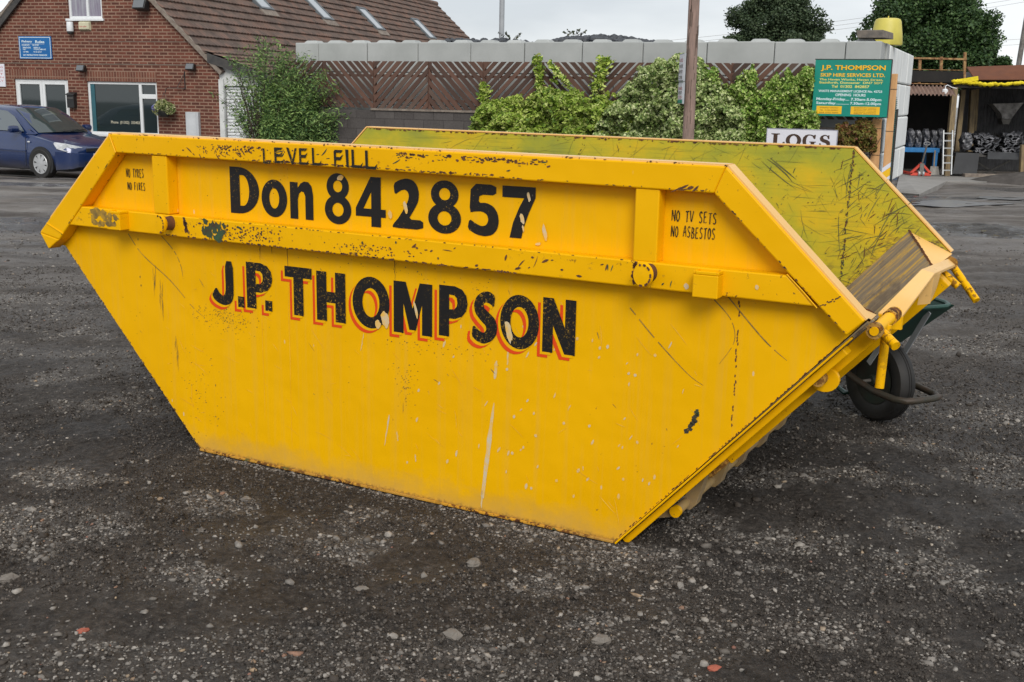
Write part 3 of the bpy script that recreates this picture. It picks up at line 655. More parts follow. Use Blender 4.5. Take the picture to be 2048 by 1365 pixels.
scatter_marks(mb, 14, 2, -1.35, 1.2, .2, .9, Y1, .01, .05, .003, (-.7, .5), lambda x, z: z > (abs(x)-.985)*1.113+.06)
for P in ([(-1.36, .925), (-1.28, .84), (-1.12, .74), (-1.0, .64), (-.93, .60)], [(-1.16, .93), (-1.09, .87), (-1.055, .81), (-1.045, .755)], [(1.30, .91), (1.36, .85), (1.375, .78), (1.33, .70)], [(1.0, .86), (1.1, .76), (1.22, .655), (1.28, .62)], [(1.34, .93), (1.47, .80), (1.55, .74)]):
    Q = stroke(P, [.004]+[.0032*random.uniform(.4, 1.4) for _ in P[1:-1]]+[.001]); h = len(Q)//2
    mb.add([(q[0], Y1, q[1]) for q in Q], [(k, k+1, len(Q)-2-k, len(Q)-1-k) for k in range(h-1) if random.random() < .85], 2)
for c0, c1, n_ in ((-1.215, .80, 7), (-1.175, .74, 9), (-1.10, .50, 8)):
    for i in range(n_): streakv(mb, c0+random.gauss(0, .008), c1-.012*i, c1-.012*i-random.uniform(.04, .09), .0022, .001, -.004, Y1-.00005*i, 2)
for i in range(7): blotch(mb, 1.262-.004*i+random.gauss(0, .003), .515-.010*i, .009, .008, Y1, 5, .9, .5)
blotch(mb, 1.262, .525, .009, .010, Y1, 4, .5, .5)
for cx_, cz_, sx_, sz_, n_ in ((-.803, .604, .085, .028, 170), (-.86, .63, .05, .02, 50), (.092, .451, .028, .045, 70), (-.967, .25, .06, .10, 80), (.20, .61, .11, .018, 60), (.05, .90, .25, .02, 26), (.35, .87, .12, .015, 24)):
    for _ in range(n_): blotch(mb, random.gauss(cx_, sx_), random.gauss(cz_, sz_), .0022*random.uniform(.4, 1.6), .0016*random.uniform(.4, 1.5), Y1, random.choice((2, 2, 4, 3)), random.random(), .4, 5)
for vx, vl in ((-.613, .07), (-.471, .10), (.048, .09), (-.55, .04)): streakv(mb, vx, .942, .942-vl, .0035, .001, 0, Y1, 3)
streakv(mb, -.471, .84, .10, .0016, .0012, 0, Y1, 6); streakv(mb, -.613, .87, .2, .0012, .0012, 0, Y1, 6)
scatter_marks(mb, 90, 6, -1.2, 1.3, .08, .9, Y1, .02, .12, .0022, (-.75, .5), lambda x, z: z > (abs(x)-.985)*1.113+.06)
# weld seams and rusty edge lines
for sx_ in (1.385, -1.30):
    for i in range(40):
        z = .50+.42*i/40 if sx_ > 0 else .62+.3*i/40
        if random.random() < (.55 if sx_ > 0 else .12): blotch(mb, sx_+random.gauss(0, .0015), z, .0025, .006, Y1, 3, 0, .4, 6)
def edge_marks(mb, p0, p1, y, n, m, sz=.006, out=1):
    for i in range(n):
        t = random.random()**(1.0); blotch(mb, p0[0]+(p1[0]-p0[0])*t, p0[1]+(p1[1]-p0[1])*t+random.random()*.004, sz*random.uniform(.4, 2.2), sz*random.uniform(.3, .9), y, m, math.atan2(p1[1]-p0[1], p1[0]-p0[0]), .5, 7)
edge_marks(mb, (.985, .005), (1.725, .830), Y1, 110, 3, .0028); edge_marks(mb, (-.985, .004), (.985, .004), Y1, 110, 3, .003); edge_marks(mb, (-.99, .01), (-1.76, .83), Y1, 60, 3, .003)
mb.build('side_panel', [M_side, M_splat, M_scuff, M_rust, M_greenchip, M_blkchip, M_faint], skip)
# far side plate: we see its scratched inside
mb = MB(); mb.prism(PLATE, SW-.006, SW)
def inpl(x, z): return z > .55 and z < 1.335 and x < 1.76-(z-.9)*1.04 and x > -1.3 and z > (x-.985)*1.113+.02
yy = SW-.0075
scatter_marks(mb, 380, 1, -.9, 1.75, .6, 1.34, yy, .02, .20, .0013, (.5, .6), inpl)
scatter_marks(mb, 130, 1, .0, 1.75, .6, 1.34, yy-.0003, .02, .18, .0014, (-.75, .5), inpl)
scatter_marks(mb, 110, 1, 1.3, 1.78, .6, 1.3, yy-.0004, .02, .2, .003, (.75, .4), inpl)
scatter_marks(mb, 3, 1, .95, 1.04, 1.20, 1.25, yy-.0006, .16, .22, .005, (-.62, .03), inpl)
scatter_marks(mb, 60, 3, 1.25, 1.78, .75, 1.32, yy-.0009, .01, .07, .003, (.8, .5), inpl)
scatter_marks(mb, 24, 2, -1.0, 1.2, .9, 1.33, yy-.0009, .01, .05, .003, (1.2, .5), inpl)
for i in range(110): blotch(mb, 1.335+random.gauss(0, .003)-.012*(1-i/110), .72+.62*i/110+random.gauss(0, .01), .003, .005, yy-.001, random.choice((3, 1)), 0, .4, 7)
for _ in range(420):
    x_, z_ = random.uniform(-.9, 1.76), random.uniform(.6, 1.33)
    if inpl(x_, z_): blotch(mb, x_, z_, .004*random.random()+.001, .002, yy-.0012, random.choice((1, 1, 3)), .6, .5, 6)
edge_marks(mb, (-1.36, 1.346), (1.33, 1.334), yy-.001, 150, 3, .005)
mb.build('side_panel', [M_in, M_darkin, M_greenchip, M_rust], skip)
mb = MB(); mb.box(-.985, .985, .006, SW-.006, .0, .008); mb.build('floor', M_worn, skip)
# right end: scraped sloping panel whose top edge rises to a peak in the middle
def end_pts(s): return s
slope = lambda z: .985+z*.899
mb = MB(); row = []
tops = [(.006, 1.742, .842), (.41, 1.742, .842), (.90, 1.795, .935), (1.50, 1.782, .880), (SW-.006, 1.74, .845)]
V = [(.985, t[0], .004) for t in tops]+[(t[1], t[0], t[2]) for t in tops]; V2 = [(x+.006, y, z-.005) for x, y, z in V]
n = len(tops); mb.add(V+V2, [(i, i+1, n+i+1, n+i) for i in range(n-1)]+[(2*n+i, 3*n+i, 3*n+i+1, 2*n+i+1) for i in range(n-1)]+[(n+i, n+i+1, 3*n+i+1, 3*n+i) for i in range(n-1)])
mb.build('end_panel', M_ramp, skip)
for yo, yi in ((SW-.007, 1.50), (.007, .275)):
    mb = MB(); mb.add([(.72, yo, .004), (.985, yi, .006), (slope(.86)-.004, yi, .864), (1.604, yo, .985)], [(0, 1, 2, 3) if yo > 1 else (3, 2, 1, 0)])
    mb.build('corner_plate', M_ramp, skip)
    mb = MB(); n_ = 46
    for i in range(n_):
        t_ = i/n_; blotch(mb, 1.604+(slope(.86)-1.604)*t_, .985+(.864-.985)*t_, .007, .005, yo+(yi-yo)*t_, 0, -.6, .4, 6)
    mb.v = [(p[0]+.001, p[1], p[2]+.003) for p in mb.v]; mb.build('seam', M_rust, skip)
# left end panel
mb = MB(); mb.hexa([(-.985, .006, .0), (-.985, SW-.006, .0), (-.979, SW-.006, .004), (-.979, .006, .004), (-1.775, .006, .845), (-1.775, SW-.006, .845), (-1.769, SW-.006, .849), (-1.769, .006, .849)])
mb.build('end_panel', M_side, skip)
# corner gussets, left end bar
for yb, yi in ((.0005, .27), (SW-.0065, 1.50)):
    mb = MB(); mb.add([(1.604, yb, .985), (1.762, yi, .868), (1.795, yb, .900), (1.598, yb, .977), (1.757, yi, .860), (1.79, yb, .892)], [(0, 1, 2), (5, 4, 3), (0, 3, 4, 1), (1, 4, 5, 2)])
    mb.build('corner_gusset', M_lip if yb else M_lip, skip)
mb = MB(); mb.box(-1.86, -1.775, .0, SW, .838, .90); mb.build('end_bar', M_rim, skip, bevel=.004)
# rims
OUT = [(-1.855, .900), (-1.369, 1.354), (1.333, 1.342), (1.789, .906)]
INN = [(-1.728, .876), (-1.334, 1.277), (1.299, 1.257), (1.738, .855)]
def rim(y0, y1, name='rim', near=True):
    mb = MB(); poly = [OUT[0], OUT[1], OUT[2], OUT[3], INN[3], INN[2], INN[1], INN[0], (-1.803, .828)]
    # four straight lengths so the mitres show
    for i in range(3):
        mb.prism([OUT[i], OUT[i+1], INN[i+1], INN[i]], y0, y1)
    mb.prism([(-1.803, .828), OUT[0], INN[0]], y0, y1)
    if near:
        yf = y0-.0012; yt = y0-.0012
        for i in range(3):   # rust along the lower edge of the band
            edge_marks(mb, (INN[i][0], INN[i][1]+.004), (INN[i+1][0], INN[i+1][1]+.004), yf, (14, 80, 22)[i], 1, .003)
        edge_marks(mb, (-.60, INN[1][1]+.000), (.5, INN[1][1]-.006), yf, 80, 1, .005); edge_marks(mb, OUT[1], OUT[2], yf, 80, 1, .003)
        for _ in range(110):
            x = random.gauss(-.66, .10); z = 1.33-abs(random.gauss(0, .022)); blotch(mb, x, min(z, 1.345), .004*random.uniform(.3, 1.7), .0025*random.uniform(.5, 2), yf, 1, 0, .5, 7)
        for _ in range(130):
            x = random.uniform(.10, .72); z = 1.334-abs(random.gauss(0, .010)); blotch(mb, x, z, .005*random.uniform(.3, 1.9), .002*random.uniform(.5, 2), yf, 1, 0, .5, 7)
        scatter_marks(mb, 14, 1, -.95, -.60, 1.28, 1.33, yf-.0002, .015, .04, .004, (-.8, .2))
        scatter_marks(mb, 16, 2, -1.0, .9, 1.275, 1.33, yf-.0002, .015, .05, .004, (.4, .4))
        for i in range(12): blotch(mb, 1.655+.06*i/12, .94+.03*i/12+random.gauss(0,.002), .0035, .002, yf, 1, .6, .5, 7)
        scatter_marks(mb, 5, 1, 1.17, 1.24, 1.262, 1.272, yf-.0002, .02, .05, .008, (.5, .2))
    return mb.build(name, [M_rim, M_rust, M_greenchip], skip, bevel=.005)
rim(-.065, -.0005); rim(SW+.0005, SW+.065, near=False)
# flange on the top edges; its pale colour paints in reflected sky
for y0, y1 in ((-.058, .008), (SW-.008, SW+.05)):
    mb = MB()
    for i in (0, 1, 2):
        a, b = Vector((OUT[i][0], 0, OUT[i][1])), Vector((OUT[i+1][0], 0, OUT[i+1][1])); d = (b-a).normalized(); nn = Vector((-d.z, 0, d.x))*.006
        if i == 0: a = a+d*.1
        v = [(p.x, yv, p.z) for p, yv in ((a, y0), (b, y0), (b, y1), (a, y1))]; mb.hexa(v+[(p[0]+nn.x, p[1], p[2]+nn.z) for p in v])
        edge = random.random
    mb.build('top_flange', M_lip, skip)
mb = MB(); mb.tube([(OUT[1][0], -.0665, OUT[1][1]), (INN[1][0], -.0675, INN[1][1])], .0035, 6); mb.build('weld_bead', M_rim, skip, smooth=True)
mb = MB(); mb.tube([(-1.80, -.0665, .945), (-1.695, -.0675, .905)], .003, 6); mb.build('weld_bead', M_rim, skip, smooth=True)
mb = MB(); mb.tube([(1.545, -.0625, 1.024), (1.60, -.0655, .975), (1.645, -.0655, .930)], .0022, 6); mb.build('weld_bead', M_rim, skip, smooth=True)
# horizontal rail with rust and old green paint showing
def rail(y0, y1, near):
    mb = MB(); mb.prism([(-1.573, 1.034), (1.546, 1.020), (1.637, .933), (-1.66, .947)], y0, y1)
    if near:
        yf = y0-.0012
        edge_marks(mb, (-1.1, .947), (.6, .939), yf, 130, 1, .0045); edge_marks(mb, (-1.0, 1.027), (1.0, 1.019), yf, 50, 1, .003)
        for _ in range(130): blotch(mb, random.gauss(-.64, .12), random.uniform(.955, 1.015), .0032*random.uniform(.4, 2), .0032, yf, 1, 0, .5, 7)
        for _ in range(80): blotch(mb, random.gauss(-.02, .10), random.uniform(.95, .99), .003*random.uniform(.4, 2), .0025, yf, 1, 0, .5, 7)
        for _ in range(34): blotch(mb, random.gauss(-.80, .038), random.uniform(.955, 1.02), .012*random.uniform(.4, 1.8), .012*random.uniform(.4, 1.5), yf-.0002*random.random(), 2, random.random()*3, .5, 9)
        for _ in range(9): blotch(mb, -.955+random.gauss(0, .006), .955+.066*random.random(), .007, .011, yf-.0004, 1, .3, .5, 9)
        for _ in range(16): blotch(mb, 1.045+random.gauss(0, .005), .95+.065*random.random(), .006, .009, yf-.0004, 1, .1, .5, 9)
        for _ in range(9): blotch(mb, random.gauss(-1.47, .04), random.uniform(.965, 1.02), .018, .022, yf-.0002*random.random(), 3, 1.2, .5, 9)
        blotch(mb, 1.225, .955, .008, .010, yf-.0005, 4, .1, .1); blotch(mb, 1.455, .975, .006, .008, yf-.0005, 4, .1, .1)
        scatter_marks(mb, 20, 1, .15, 1.0, .95, 1.01, yf-.0005, .01, .05, .006, (.5, .5)); scatter_marks(mb, 12, 2, -1.0, 1.5, .95, 1.01, yf-.0005, .01, .03, .006, (1.2, .5))
    mb.build('side_rail', [M_rail, M_rust, M_greenchip, M_scuff, M_splat], skip, bevel=.005)
rail(-.062, .001, True); rail(SW-.001, SW+.062, False)
for x0, x1, z0, z1 in ((-1.135, -1.050, 1.033, 1.274), (1.033, 1.117, 1.020, 1.259)):
    for s in (0, 1):
        mb = MB(); y0, y1 = (-.059, .001) if not s else (SW-.001, SW+.059); mb.box(x0, x1, y0, y1, z0, z1); mb.build('upright', M_rim, skip, bevel=.005)
for x0, x1 in ((-1.362, -1.284), (1.262, 1.345)):
    for s in (0, 1):
        mb = MB(); y0, y1 = (-.112, -.061) if not s else (SW+.061, SW+.112); zt, zb = (1.034, .954) if x0 < 0 else (1.017, .932)
        mb.box(x0, x1, y0, y1, zb, zt-.012); mb.box(x0, x0+.006, y0, y1, zt-.0119, zt); mb.box(x1-.006, x1, y0, y1, zt-.0119, zt); mb.box(x0+.0061, x1-.0061, y0, y0+.006, zt-.0119, zt)
        if not s and x0 < 0:
            for _ in range(7): blotch(mb, random.gauss(-1.33, .012), random.uniform(.97, 1.02), .012, .018, y0-.0012-.0002*random.random(), 1, 1.2, .5, 9)
        mb.build('rail_pocket', [M_rim, M_scuff], skip, bevel=.003)
for x, z in ((-1.035, 1.000), (1.098, .988)):
    for s in (0, 1):
        sg = -1 if not s else 1; b = 0 if not s else SW
        mb = MB(); mb.lathe([(.026, b+sg*.0605), (.024, b+sg*.112), (.038, b+sg*.113), (.041, b+sg*.120), (.036, b+sg*.130), (.001, b+sg*.132)], (x, 0, z), 'y', 28)
        if not s:
            for _ in range(14):
                a = random.uniform(-PI*.6, PI*.6); mb.lathe([(.0045, -.1325), (.002, -.1315)], (x+.034*math.cos(a), 0, z+.034*math.sin(a)), 'y', 6, 1)
        # soft rust collar on the stub
        mb.lathe([(.030, b+sg*.0625), (.0262, b+sg*.10)], (x, 0, z), 'y', 28, 1)
        mb.v = [(x+(p[0]-x)*(.74 if x < 0 else .86), p[1], p[2]) for p in mb.v]
        mb.build('lifting_lug', [M_rail, M_rust], skip, smooth=True)
# bottom flange, slope flanges
mb = MB(); mb.box(-.985, .985, -.010, -.0002, .0, .010); mb.build('bottom_flange', M_worn, skip, bevel=.002)
def slopebar(o0, o1, y0, y1, s0, s1, name, m, bev=.002):
    # bar under the right end slope: o0..o1 = depth below the slope plane; s0..s1 = run along it in z
    nx, nz = .744, -.668
    mb = MB(); mb.prism([(slope(s0)+nx*o0, s0+nz*o0), (slope(s1)+nx*o0, s1+nz*o0), (slope(s1)+nx*o1, s1+nz*o1), (slope(s0)+nx*o1, s0+nz*o1)], y0, y1)
    return mb.build(name, m, skip, bevel=bev)
slopebar(.001, .008, -.010, .02, .004, .84, 'slope_flange', M_rail)
slopebar(.010, .034, .03, .09, .012, .80, 'tailgate_frame', M_rim, .003)
slopebar(.012, .058, .13, .20, .36, .85, 'lock_beam', M_rim, .004)
slopebar(.010, .095, 1.50, 1.58, .33, .86, 'lock_beam', M_rim, .004)
slopebar(.012, .050, .101, 1.68, .30, .36, 'cross_channel', M_worn, .003)
def sl(z, o, y): return (slope(z)+.744*o, y, z-.668*o)
# hook plate with pin half way up the lock beam
for yb in (.10, 1.60):
    mb = MB(); c = sl(.70, .045, 0); P = []
    for i in range(20):
        a = 2*PI*i/20; P.append((c[0]+.048*math.cos(a), c[2]+.042*math.sin(a)))
    mb.prism(P, yb, yb+.02); mb.build('hook_plate', M_rim, skip, bevel=.002)
    mb = MB(); mb.lathe([(.021, yb-.05), (.021, yb-.0005)], (c[0]-.008, 0, c[2]+.006), 'y', 14); mb.build('hook_pin', M_worn, skip, smooth=True)
# upper cross tube with drop pins
mb = MB(); c = (1.800, .866); mb.lathe([(.020, .055), (.020, .30), (.0205, .301), (.0205, .40)], (c[0], 0, c[1]-.008), 'y', 20); mb.lathe([(.026, .042), (.026, .060)], (c[0], 0, c[1]-.008), 'y', 20, 1); mb.lathe([(.014, .034), (.014, .0415)], (c[0], 0, c[1]-.008), 'y', 16, 0)
mb.lathe([(.025, .28), (.025, .37)], (c[0], 0, c[1]-.008), 'y', 20, 1)
mb.build('hinge_tube', [M_rail, M_worn], skip, smooth=True)
def rod(p0, p1, r, name, m, parent=skip):
    mb = MB(); mb.tube([p0, p1], r, 16); return mb.build(name, m, parent, smooth=True)
rod((1.800, .13, .846), (1.862, .075, .812), .0155, 'stub_pin', M_pin)
rod((1.815, .165, .858), (1.812, .150, .655), .0145, 'hanging_pin', M_pin)
rod((1.765, 1.63, .846), (1.85, 1.62, .78), .0165, 'stub_pin', M_pin)
rod((1.79, 1.77, .862), (1.925, 1.66, .72), .0165, 'hanging_pin', M_pin)
rod((1.772, 1.78, .866), (1.802, 1.72, .862), .028, 'hinge_tube', M_worn)
# pale raised lip: two folded lengths meeting at a peak
def lip(a0, a1, b0, b1, th=.010):
    mb = MB(); v = [Vector(p) for p in (a0, a1, b1, b0)]; dn = Vector((0, 0, -th)); return mb.hexa([p+dn for p in v]+v)
I0, I1, I2 = (1.742, .41, .850), (1.797, .90, .942), (1.786, 1.72, .884)
J0, J1, J2 = (1.812, .46, .838), (1.840, .925, .926), (1.815, 1.745, .858)
mb = lip(I0, J0, I1, J1); mb.v += []; o1 = mb.build('end_lip', M_lip, skip, bevel=.002)
mb = lip(I1, J1, I2, J2, .012); mb.build('end_lip', M_lip, skip, bevel=.002)
mb = MB(); mb.hexa([(1.744, .405, .80), (1.812, .455, .79), (1.815, .47, .79), (1.747, .42, .80), (1.744, .405, .845), (1.812, .455, .834), (1.815, .47, .834), (1.747, .42, .845)]); mb.build('lip_end_plate', M_rim, skip)
mb = MB(); mb.hexa([(1.79, .93, .80), (1.835, .93, .81), (1.825, 1.15, .84), (1.79, 1.15, .84), (1.80, .93, .925), (1.838, .93, .912), (1.835, 1.15, .90), (1.79, 1.15, .905)]); mb.build('lip_brace', M_lip, skip)
# lower rod and its straps under the slope
mb = MB(); mb.tube([(1.160, .15, .108), (1.160, 1.62, .108)], .0185, 16); mb.build('lower_rod', M_tan, skip, smooth=True)
rod((1.160, .128, .108), (1.160, .149, .108), .021, 'rod_end', M_rim)
for y in (.24, .52, .80, 1.10, 1.40):
    mb = MB(); P = [(1.150, .125), (1.137, .100), (1.150, .081), (1.178, .083), (1.198, .105), (slope(.27)+.012, .262), (slope(.27)-.004, .270)]
    mb.prism(P, y, y+.05); mb.build('rod_strap', M_tan, skip, bevel=.002)
mb = MB(); mb.prism([(1.05, .05), (1.155, .082), (1.165, .088), (1.16, .096), (1.10, .118)], .155, .163); mb.build('rod_foot_plate', M_tan, skip)
# lettering on the near side
def lettering(items, m, y, dx=0, dz=0, name='lettering', dent=0):
    mb = MB()
    for c, a, b, z0, z1 in items: glyph(mb, c, a, b, z0, z1, y, 0, dx, dz)
    return mb.build(name, m, skip)
def prt(s):
    r = []
    for l in s.split('|'):
        c, a, b, z1, z0 = l.split(); r.append((c, float(a), float(b), float(z0), float(z1)))
    return r
PHONE = prt('D -.760 -.607 1.243 1.056|o -.595 -.464 1.202 1.053|n -.449 -.334 1.202 1.054|8 -.278 -.151 1.242 1.047|4 -.130 .009 1.236 1.049|2 .040 .176 1.239 1.053|8 .198 .339 1.240 1.047|5 .366 .496 1.235 1.050|7 .508 .640 1.235 1.054')
NAME = prt('J -.881 -.760 .854 .665|. -.738 -.703 .712 .667|P -.689 -.551 .861 .670|. -.592 -.555 .710 .667|T -.486 -.349 .862 .666|H -.326 -.184 .857 .660|O -.150 .024 .857 .655|M .043 .217 .853 .655|P .247 .371 .857 .666|S .388 .497 .853 .658|O .508 .666 .853 .655|N .680 .809 .855 .659')
lettering(PHONE, M_blk, -.0022)
lettering(NAME, M_red, -.0016, -.021, -.021, 'lettering_shadow')
lettering(NAME, M_side, -.0022, -.009, -.010, 'lettering_outline')
lettering(NAME, M_blk2, -.0030)
LF = prt('L -.524 -.481 1.326 1.268|E -.467 -.418 1.332 1.272|V -.407 -.355 1.334 1.270|E -.345 -.298 1.334 1.272|L -.283 -.237 1.337 1.272|F -.180 -.132 1.334 1.272|I -.128 -.110 1.337 1.274|L -.098 -.045 1.338 1.272|L -.036 .020 1.337 1.270')
lettering(LF[:5], M_hand, -.0688); lettering(LF[5:], M_hand, -.0688)
mb = MB(); hand(mb, 'NO TYRES', -1.350, -1.243, 1.172, 1.208, -.0022); hand(mb, 'NO FIRES', -1.345, -1.238, 1.118, 1.150, -.0022); mb.build('handwriting', M_hand, skip)
mb = MB(); hand(mb, 'NO TV SETS', 1.142, 1.296, 1.155, 1.190, -.0022); hand(mb, 'NO ASBESTOS', 1.142, 1.294, 1.105, 1.140, -.0022, wdt=.0055)
mb.build('handwriting', M_hand, skip)

# ------------------------------------------------------------------ wheelbarrow beyond the far right corner of the skip
BA = math.radians(65)
bar = thing('wheelbarrow', 'green wheelbarrow with black rubber tyre standing behind the right end of the skip', 'wheelbarrow', (1.822, 5.285, .004), -BA)
wh = MB(); wr = .205      # wheel axis = local y
prof = [(.118, -.034), (.130, -.045), (.165, -.052), (.190, -.046), (.2025, -.028), (.205, -.010), (.202, -.009), (.202, -.004), (.205, -.003), (.205, .003), (.202, .004), (.202, .009), (.205, .010), (.2025, .028), (.190, .046), (.165, .052), (.130, .045), (.118, .034)]
vs = MB(); n = 56
for r, h in prof: vs.v += [(r*math.cos(2*PI*j/n), h, .205+r*math.sin(2*PI*j/n)) for j in range(n)]
k = len(prof)
vs.f = [(i*n+j, i*n+(j+1) % n, ((i+1) % k)*n+(j+1) % n, ((i+1) % k)*n+j) for i in range(k) for j in range(n)]; vs.m = [0]*len(vs.f)
wheel = vs.build('wheel', M_rubber, bar, smooth=True)
mb = MB(); mb.lathe([(.119, -.040), (.119, -.030), (.112, -.028), (.100, -.012), (.060, -.010), (.050, -.024), (.028, -.030), (.026, -.062), (.001, -.063)], (0, 0, .205), 'y', 32); mb.lathe([(.119, .040), (.112, .028), (.06, .01), (.026, .062)], (0, 0, .205), 'y', 32)
rimo = mb.build('rim', pm('dark_green_wheel_rim', (.018, .03, .022), (.03, .022, .016), 12, .55), wheel, smooth=True)
rod((0, -.11, .205), (0, .11, .205), .009, 'axle', M_steel, bar)
# tubular frame with nose loop around the wheel
mb = MB(); mb.tube([(-.95, -.30, .50), (-.55, -.20, .36), (-.25, -.135, .275), (-.03, -.120, .205), (.10, -.125, .180), (.24, -.125, .175), (.285, -.10, .176), (.30, -.05, .178), (.30, .05, .178), (.285, .10, .178), (.24, .125, .178), (.0, .12, .205), (-.25, .135, .275), (-.55, .20, .36), (-.95, .30, .50)], .0165, 14)
mb.build('frame', M_rustbar, bar, smooth=True)
for s in (-1, 1):
    mb = MB(); mb.tube([(-.50, s*.2, .345), (-.54, s*.2, .10), (-.52, s*.2, .02), (-.45, s*.2, .0), (-.38, s*.2, .03), (-.33, s*.19, .30)], .014, 10); mb.build('leg', M_green, bar, smooth=True)
    mb = MB(); mb.bar((.02, s*.10, .30), (.19, s*.085, .575), .028, .006, 0, (0, 1, 0)); mb.build('strut', M_galv, bar)
mb = MB(); mb.tube([(-.23, -.13, .28), (-.215, -.13, .40)], .012, 10); mb.build('brace', M_rustbar, bar)
# tray: tapered tub, rolled rim
top = [(.21, -.27, .60), (.21, .225, .60), (-.62, .31, .64), (-.62, -.33, .64)]; bot = [(-.02, -.14, .37), (-.02, .12, .37), (-.42, .20, .34), (-.42, -.20, .34)]
mb = MB(); th = .004
ti = [(p[0]*.985-.003, p[1]*.985, p[2]) for p in top]; bi = [(p[0]*.98-.003, p[1]*.98, p[2]+.004) for p in bot]
mb.add(top+bot+ti+bi, [(4, 5, 6, 7), (12, 15, 14, 13)]+[(i, (i+1) % 4, 4+(i+1) % 4, 4+i) for i in range(4)]+[(8+i, 12+i, 12+(i+1) % 4, 8+(i+1) % 4) for i in range(4)])
tray = mb.build('tray', M_green, bar)
mb = MB(); ring = [Vector(p) for p in top]; P = []
for i in range(4):
    a, b, c = ring[i-1], ring[i], ring[(i+1) % 4]; d0 = (a-b).normalized(); d1 = (c-b).normalized()
    P += [b+d0*.06, b+d0*.02+d1*.02, b+d1*.06]
mb.tube(P+[P[0]], .011, 8); mb.build('tray_rim', M_green, tray, smooth=True)

# ------------------------------------------------------------------ blue car
CA = math.radians(27)
wq = np.array([-9.76, 23.15])          # near front wheel on the ground
cz = float(gz(23.15))-.01
cosA, sinA = math.cos(CA), math.sin(CA)
# local x forward, local y to its left (away from the camera); near front wheel at (1.28,-.74)
ox = wq[0]-(1.28*cosA+(-.74)*sinA); oy = wq[1]-(-1.28*sinA+(-.74)*cosA)
car = thing('car', 'dark blue hatchback car parked in front of the brick house', 'car', (ox, oy, cz), -CA)
def loft(name, secs, m, parent, smooth=True, caps=True):
    mb = MB(); n = len(secs[0])
    for s_ in secs: mb.v += s_
    for i in range(len(secs)-1): mb.f += [(i*n+j, i*n+(j+1) % n, (i+1)*n+(j+1) % n, (i+1)*n+j) for j in range(n)]
    if caps: mb.f += [tuple(range(n-1, -1, -1)), tuple((len(secs)-1)*n+j for j in range(n))]
    mb.m = [0]*len(mb.f); return mb.build(name, m, parent, smooth=smooth)
# lower body: x, half width, sill z, shoulder z, crown z
def bsec(x, hw, z0, zs, zc):
    pts = [(hw*.90, z0), (hw*.985, z0+.10), (hw, z0+.28), (hw*.985, zs-.10), (hw*.93, zs), (hw*.72, zc-.012), (hw*.35, zc)]
    return [(x, y, z) for y, z in pts]+[(x, -y, z) for y, z in pts[::-1]]
st = [(2.06, .56, .30, .56, .58), (2.05, .66, .24, .60, .635), (1.98, .77, .21, .64, .69), (1.80, .845, .20, .70, .755), (1.5, .87, .19, .775, .83), (1.2, .875, .19, .83, .89), (.95, .878, .19, .875, .94), (.6, .88, .19, .90, .95), (-.4, .885, .19, .93, .96), (-1.2, .88, .20, .96, .99), (-1.75, .85, .24, .97, 1.0), (-2.02, .80, .30, .93, .97), (-2.08, .72, .36, .80, .84)]
body = loft('body', [bsec(*s_) for s_ in st], M_car, car)
# cabin
def csec(x, hb, zb, ht, zt):
    pts = [(hb, zb), (hb*.55+ht*.45, zb+(zt-zb)*.52), (ht*1.0, zt-.07), (ht*.86, zt-.01), (ht*.4, zt+.012)]
    return [(x, y, z) for y, z in pts]+[(x, -y, z) for y, z in pts[::-1]]
cab = loft('roof', [csec(1.02, .74, .90, .73, .925), csec(.80, .79, .90, .70, 1.08), (csec(.50, .805, .90, .64, 1.30)), csec(.20, .815, .90, .60, 1.43), csec(-.3, .82, .90, .60, 1.475), csec(-1.0, .82, .92, .59, 1.45), csec(-1.45, .80, .92, .56, 1.37), csec(-1.90, .76, .93, .60, 1.10), csec(-2.0, .74, .90, .70, .95)], M_car, car)
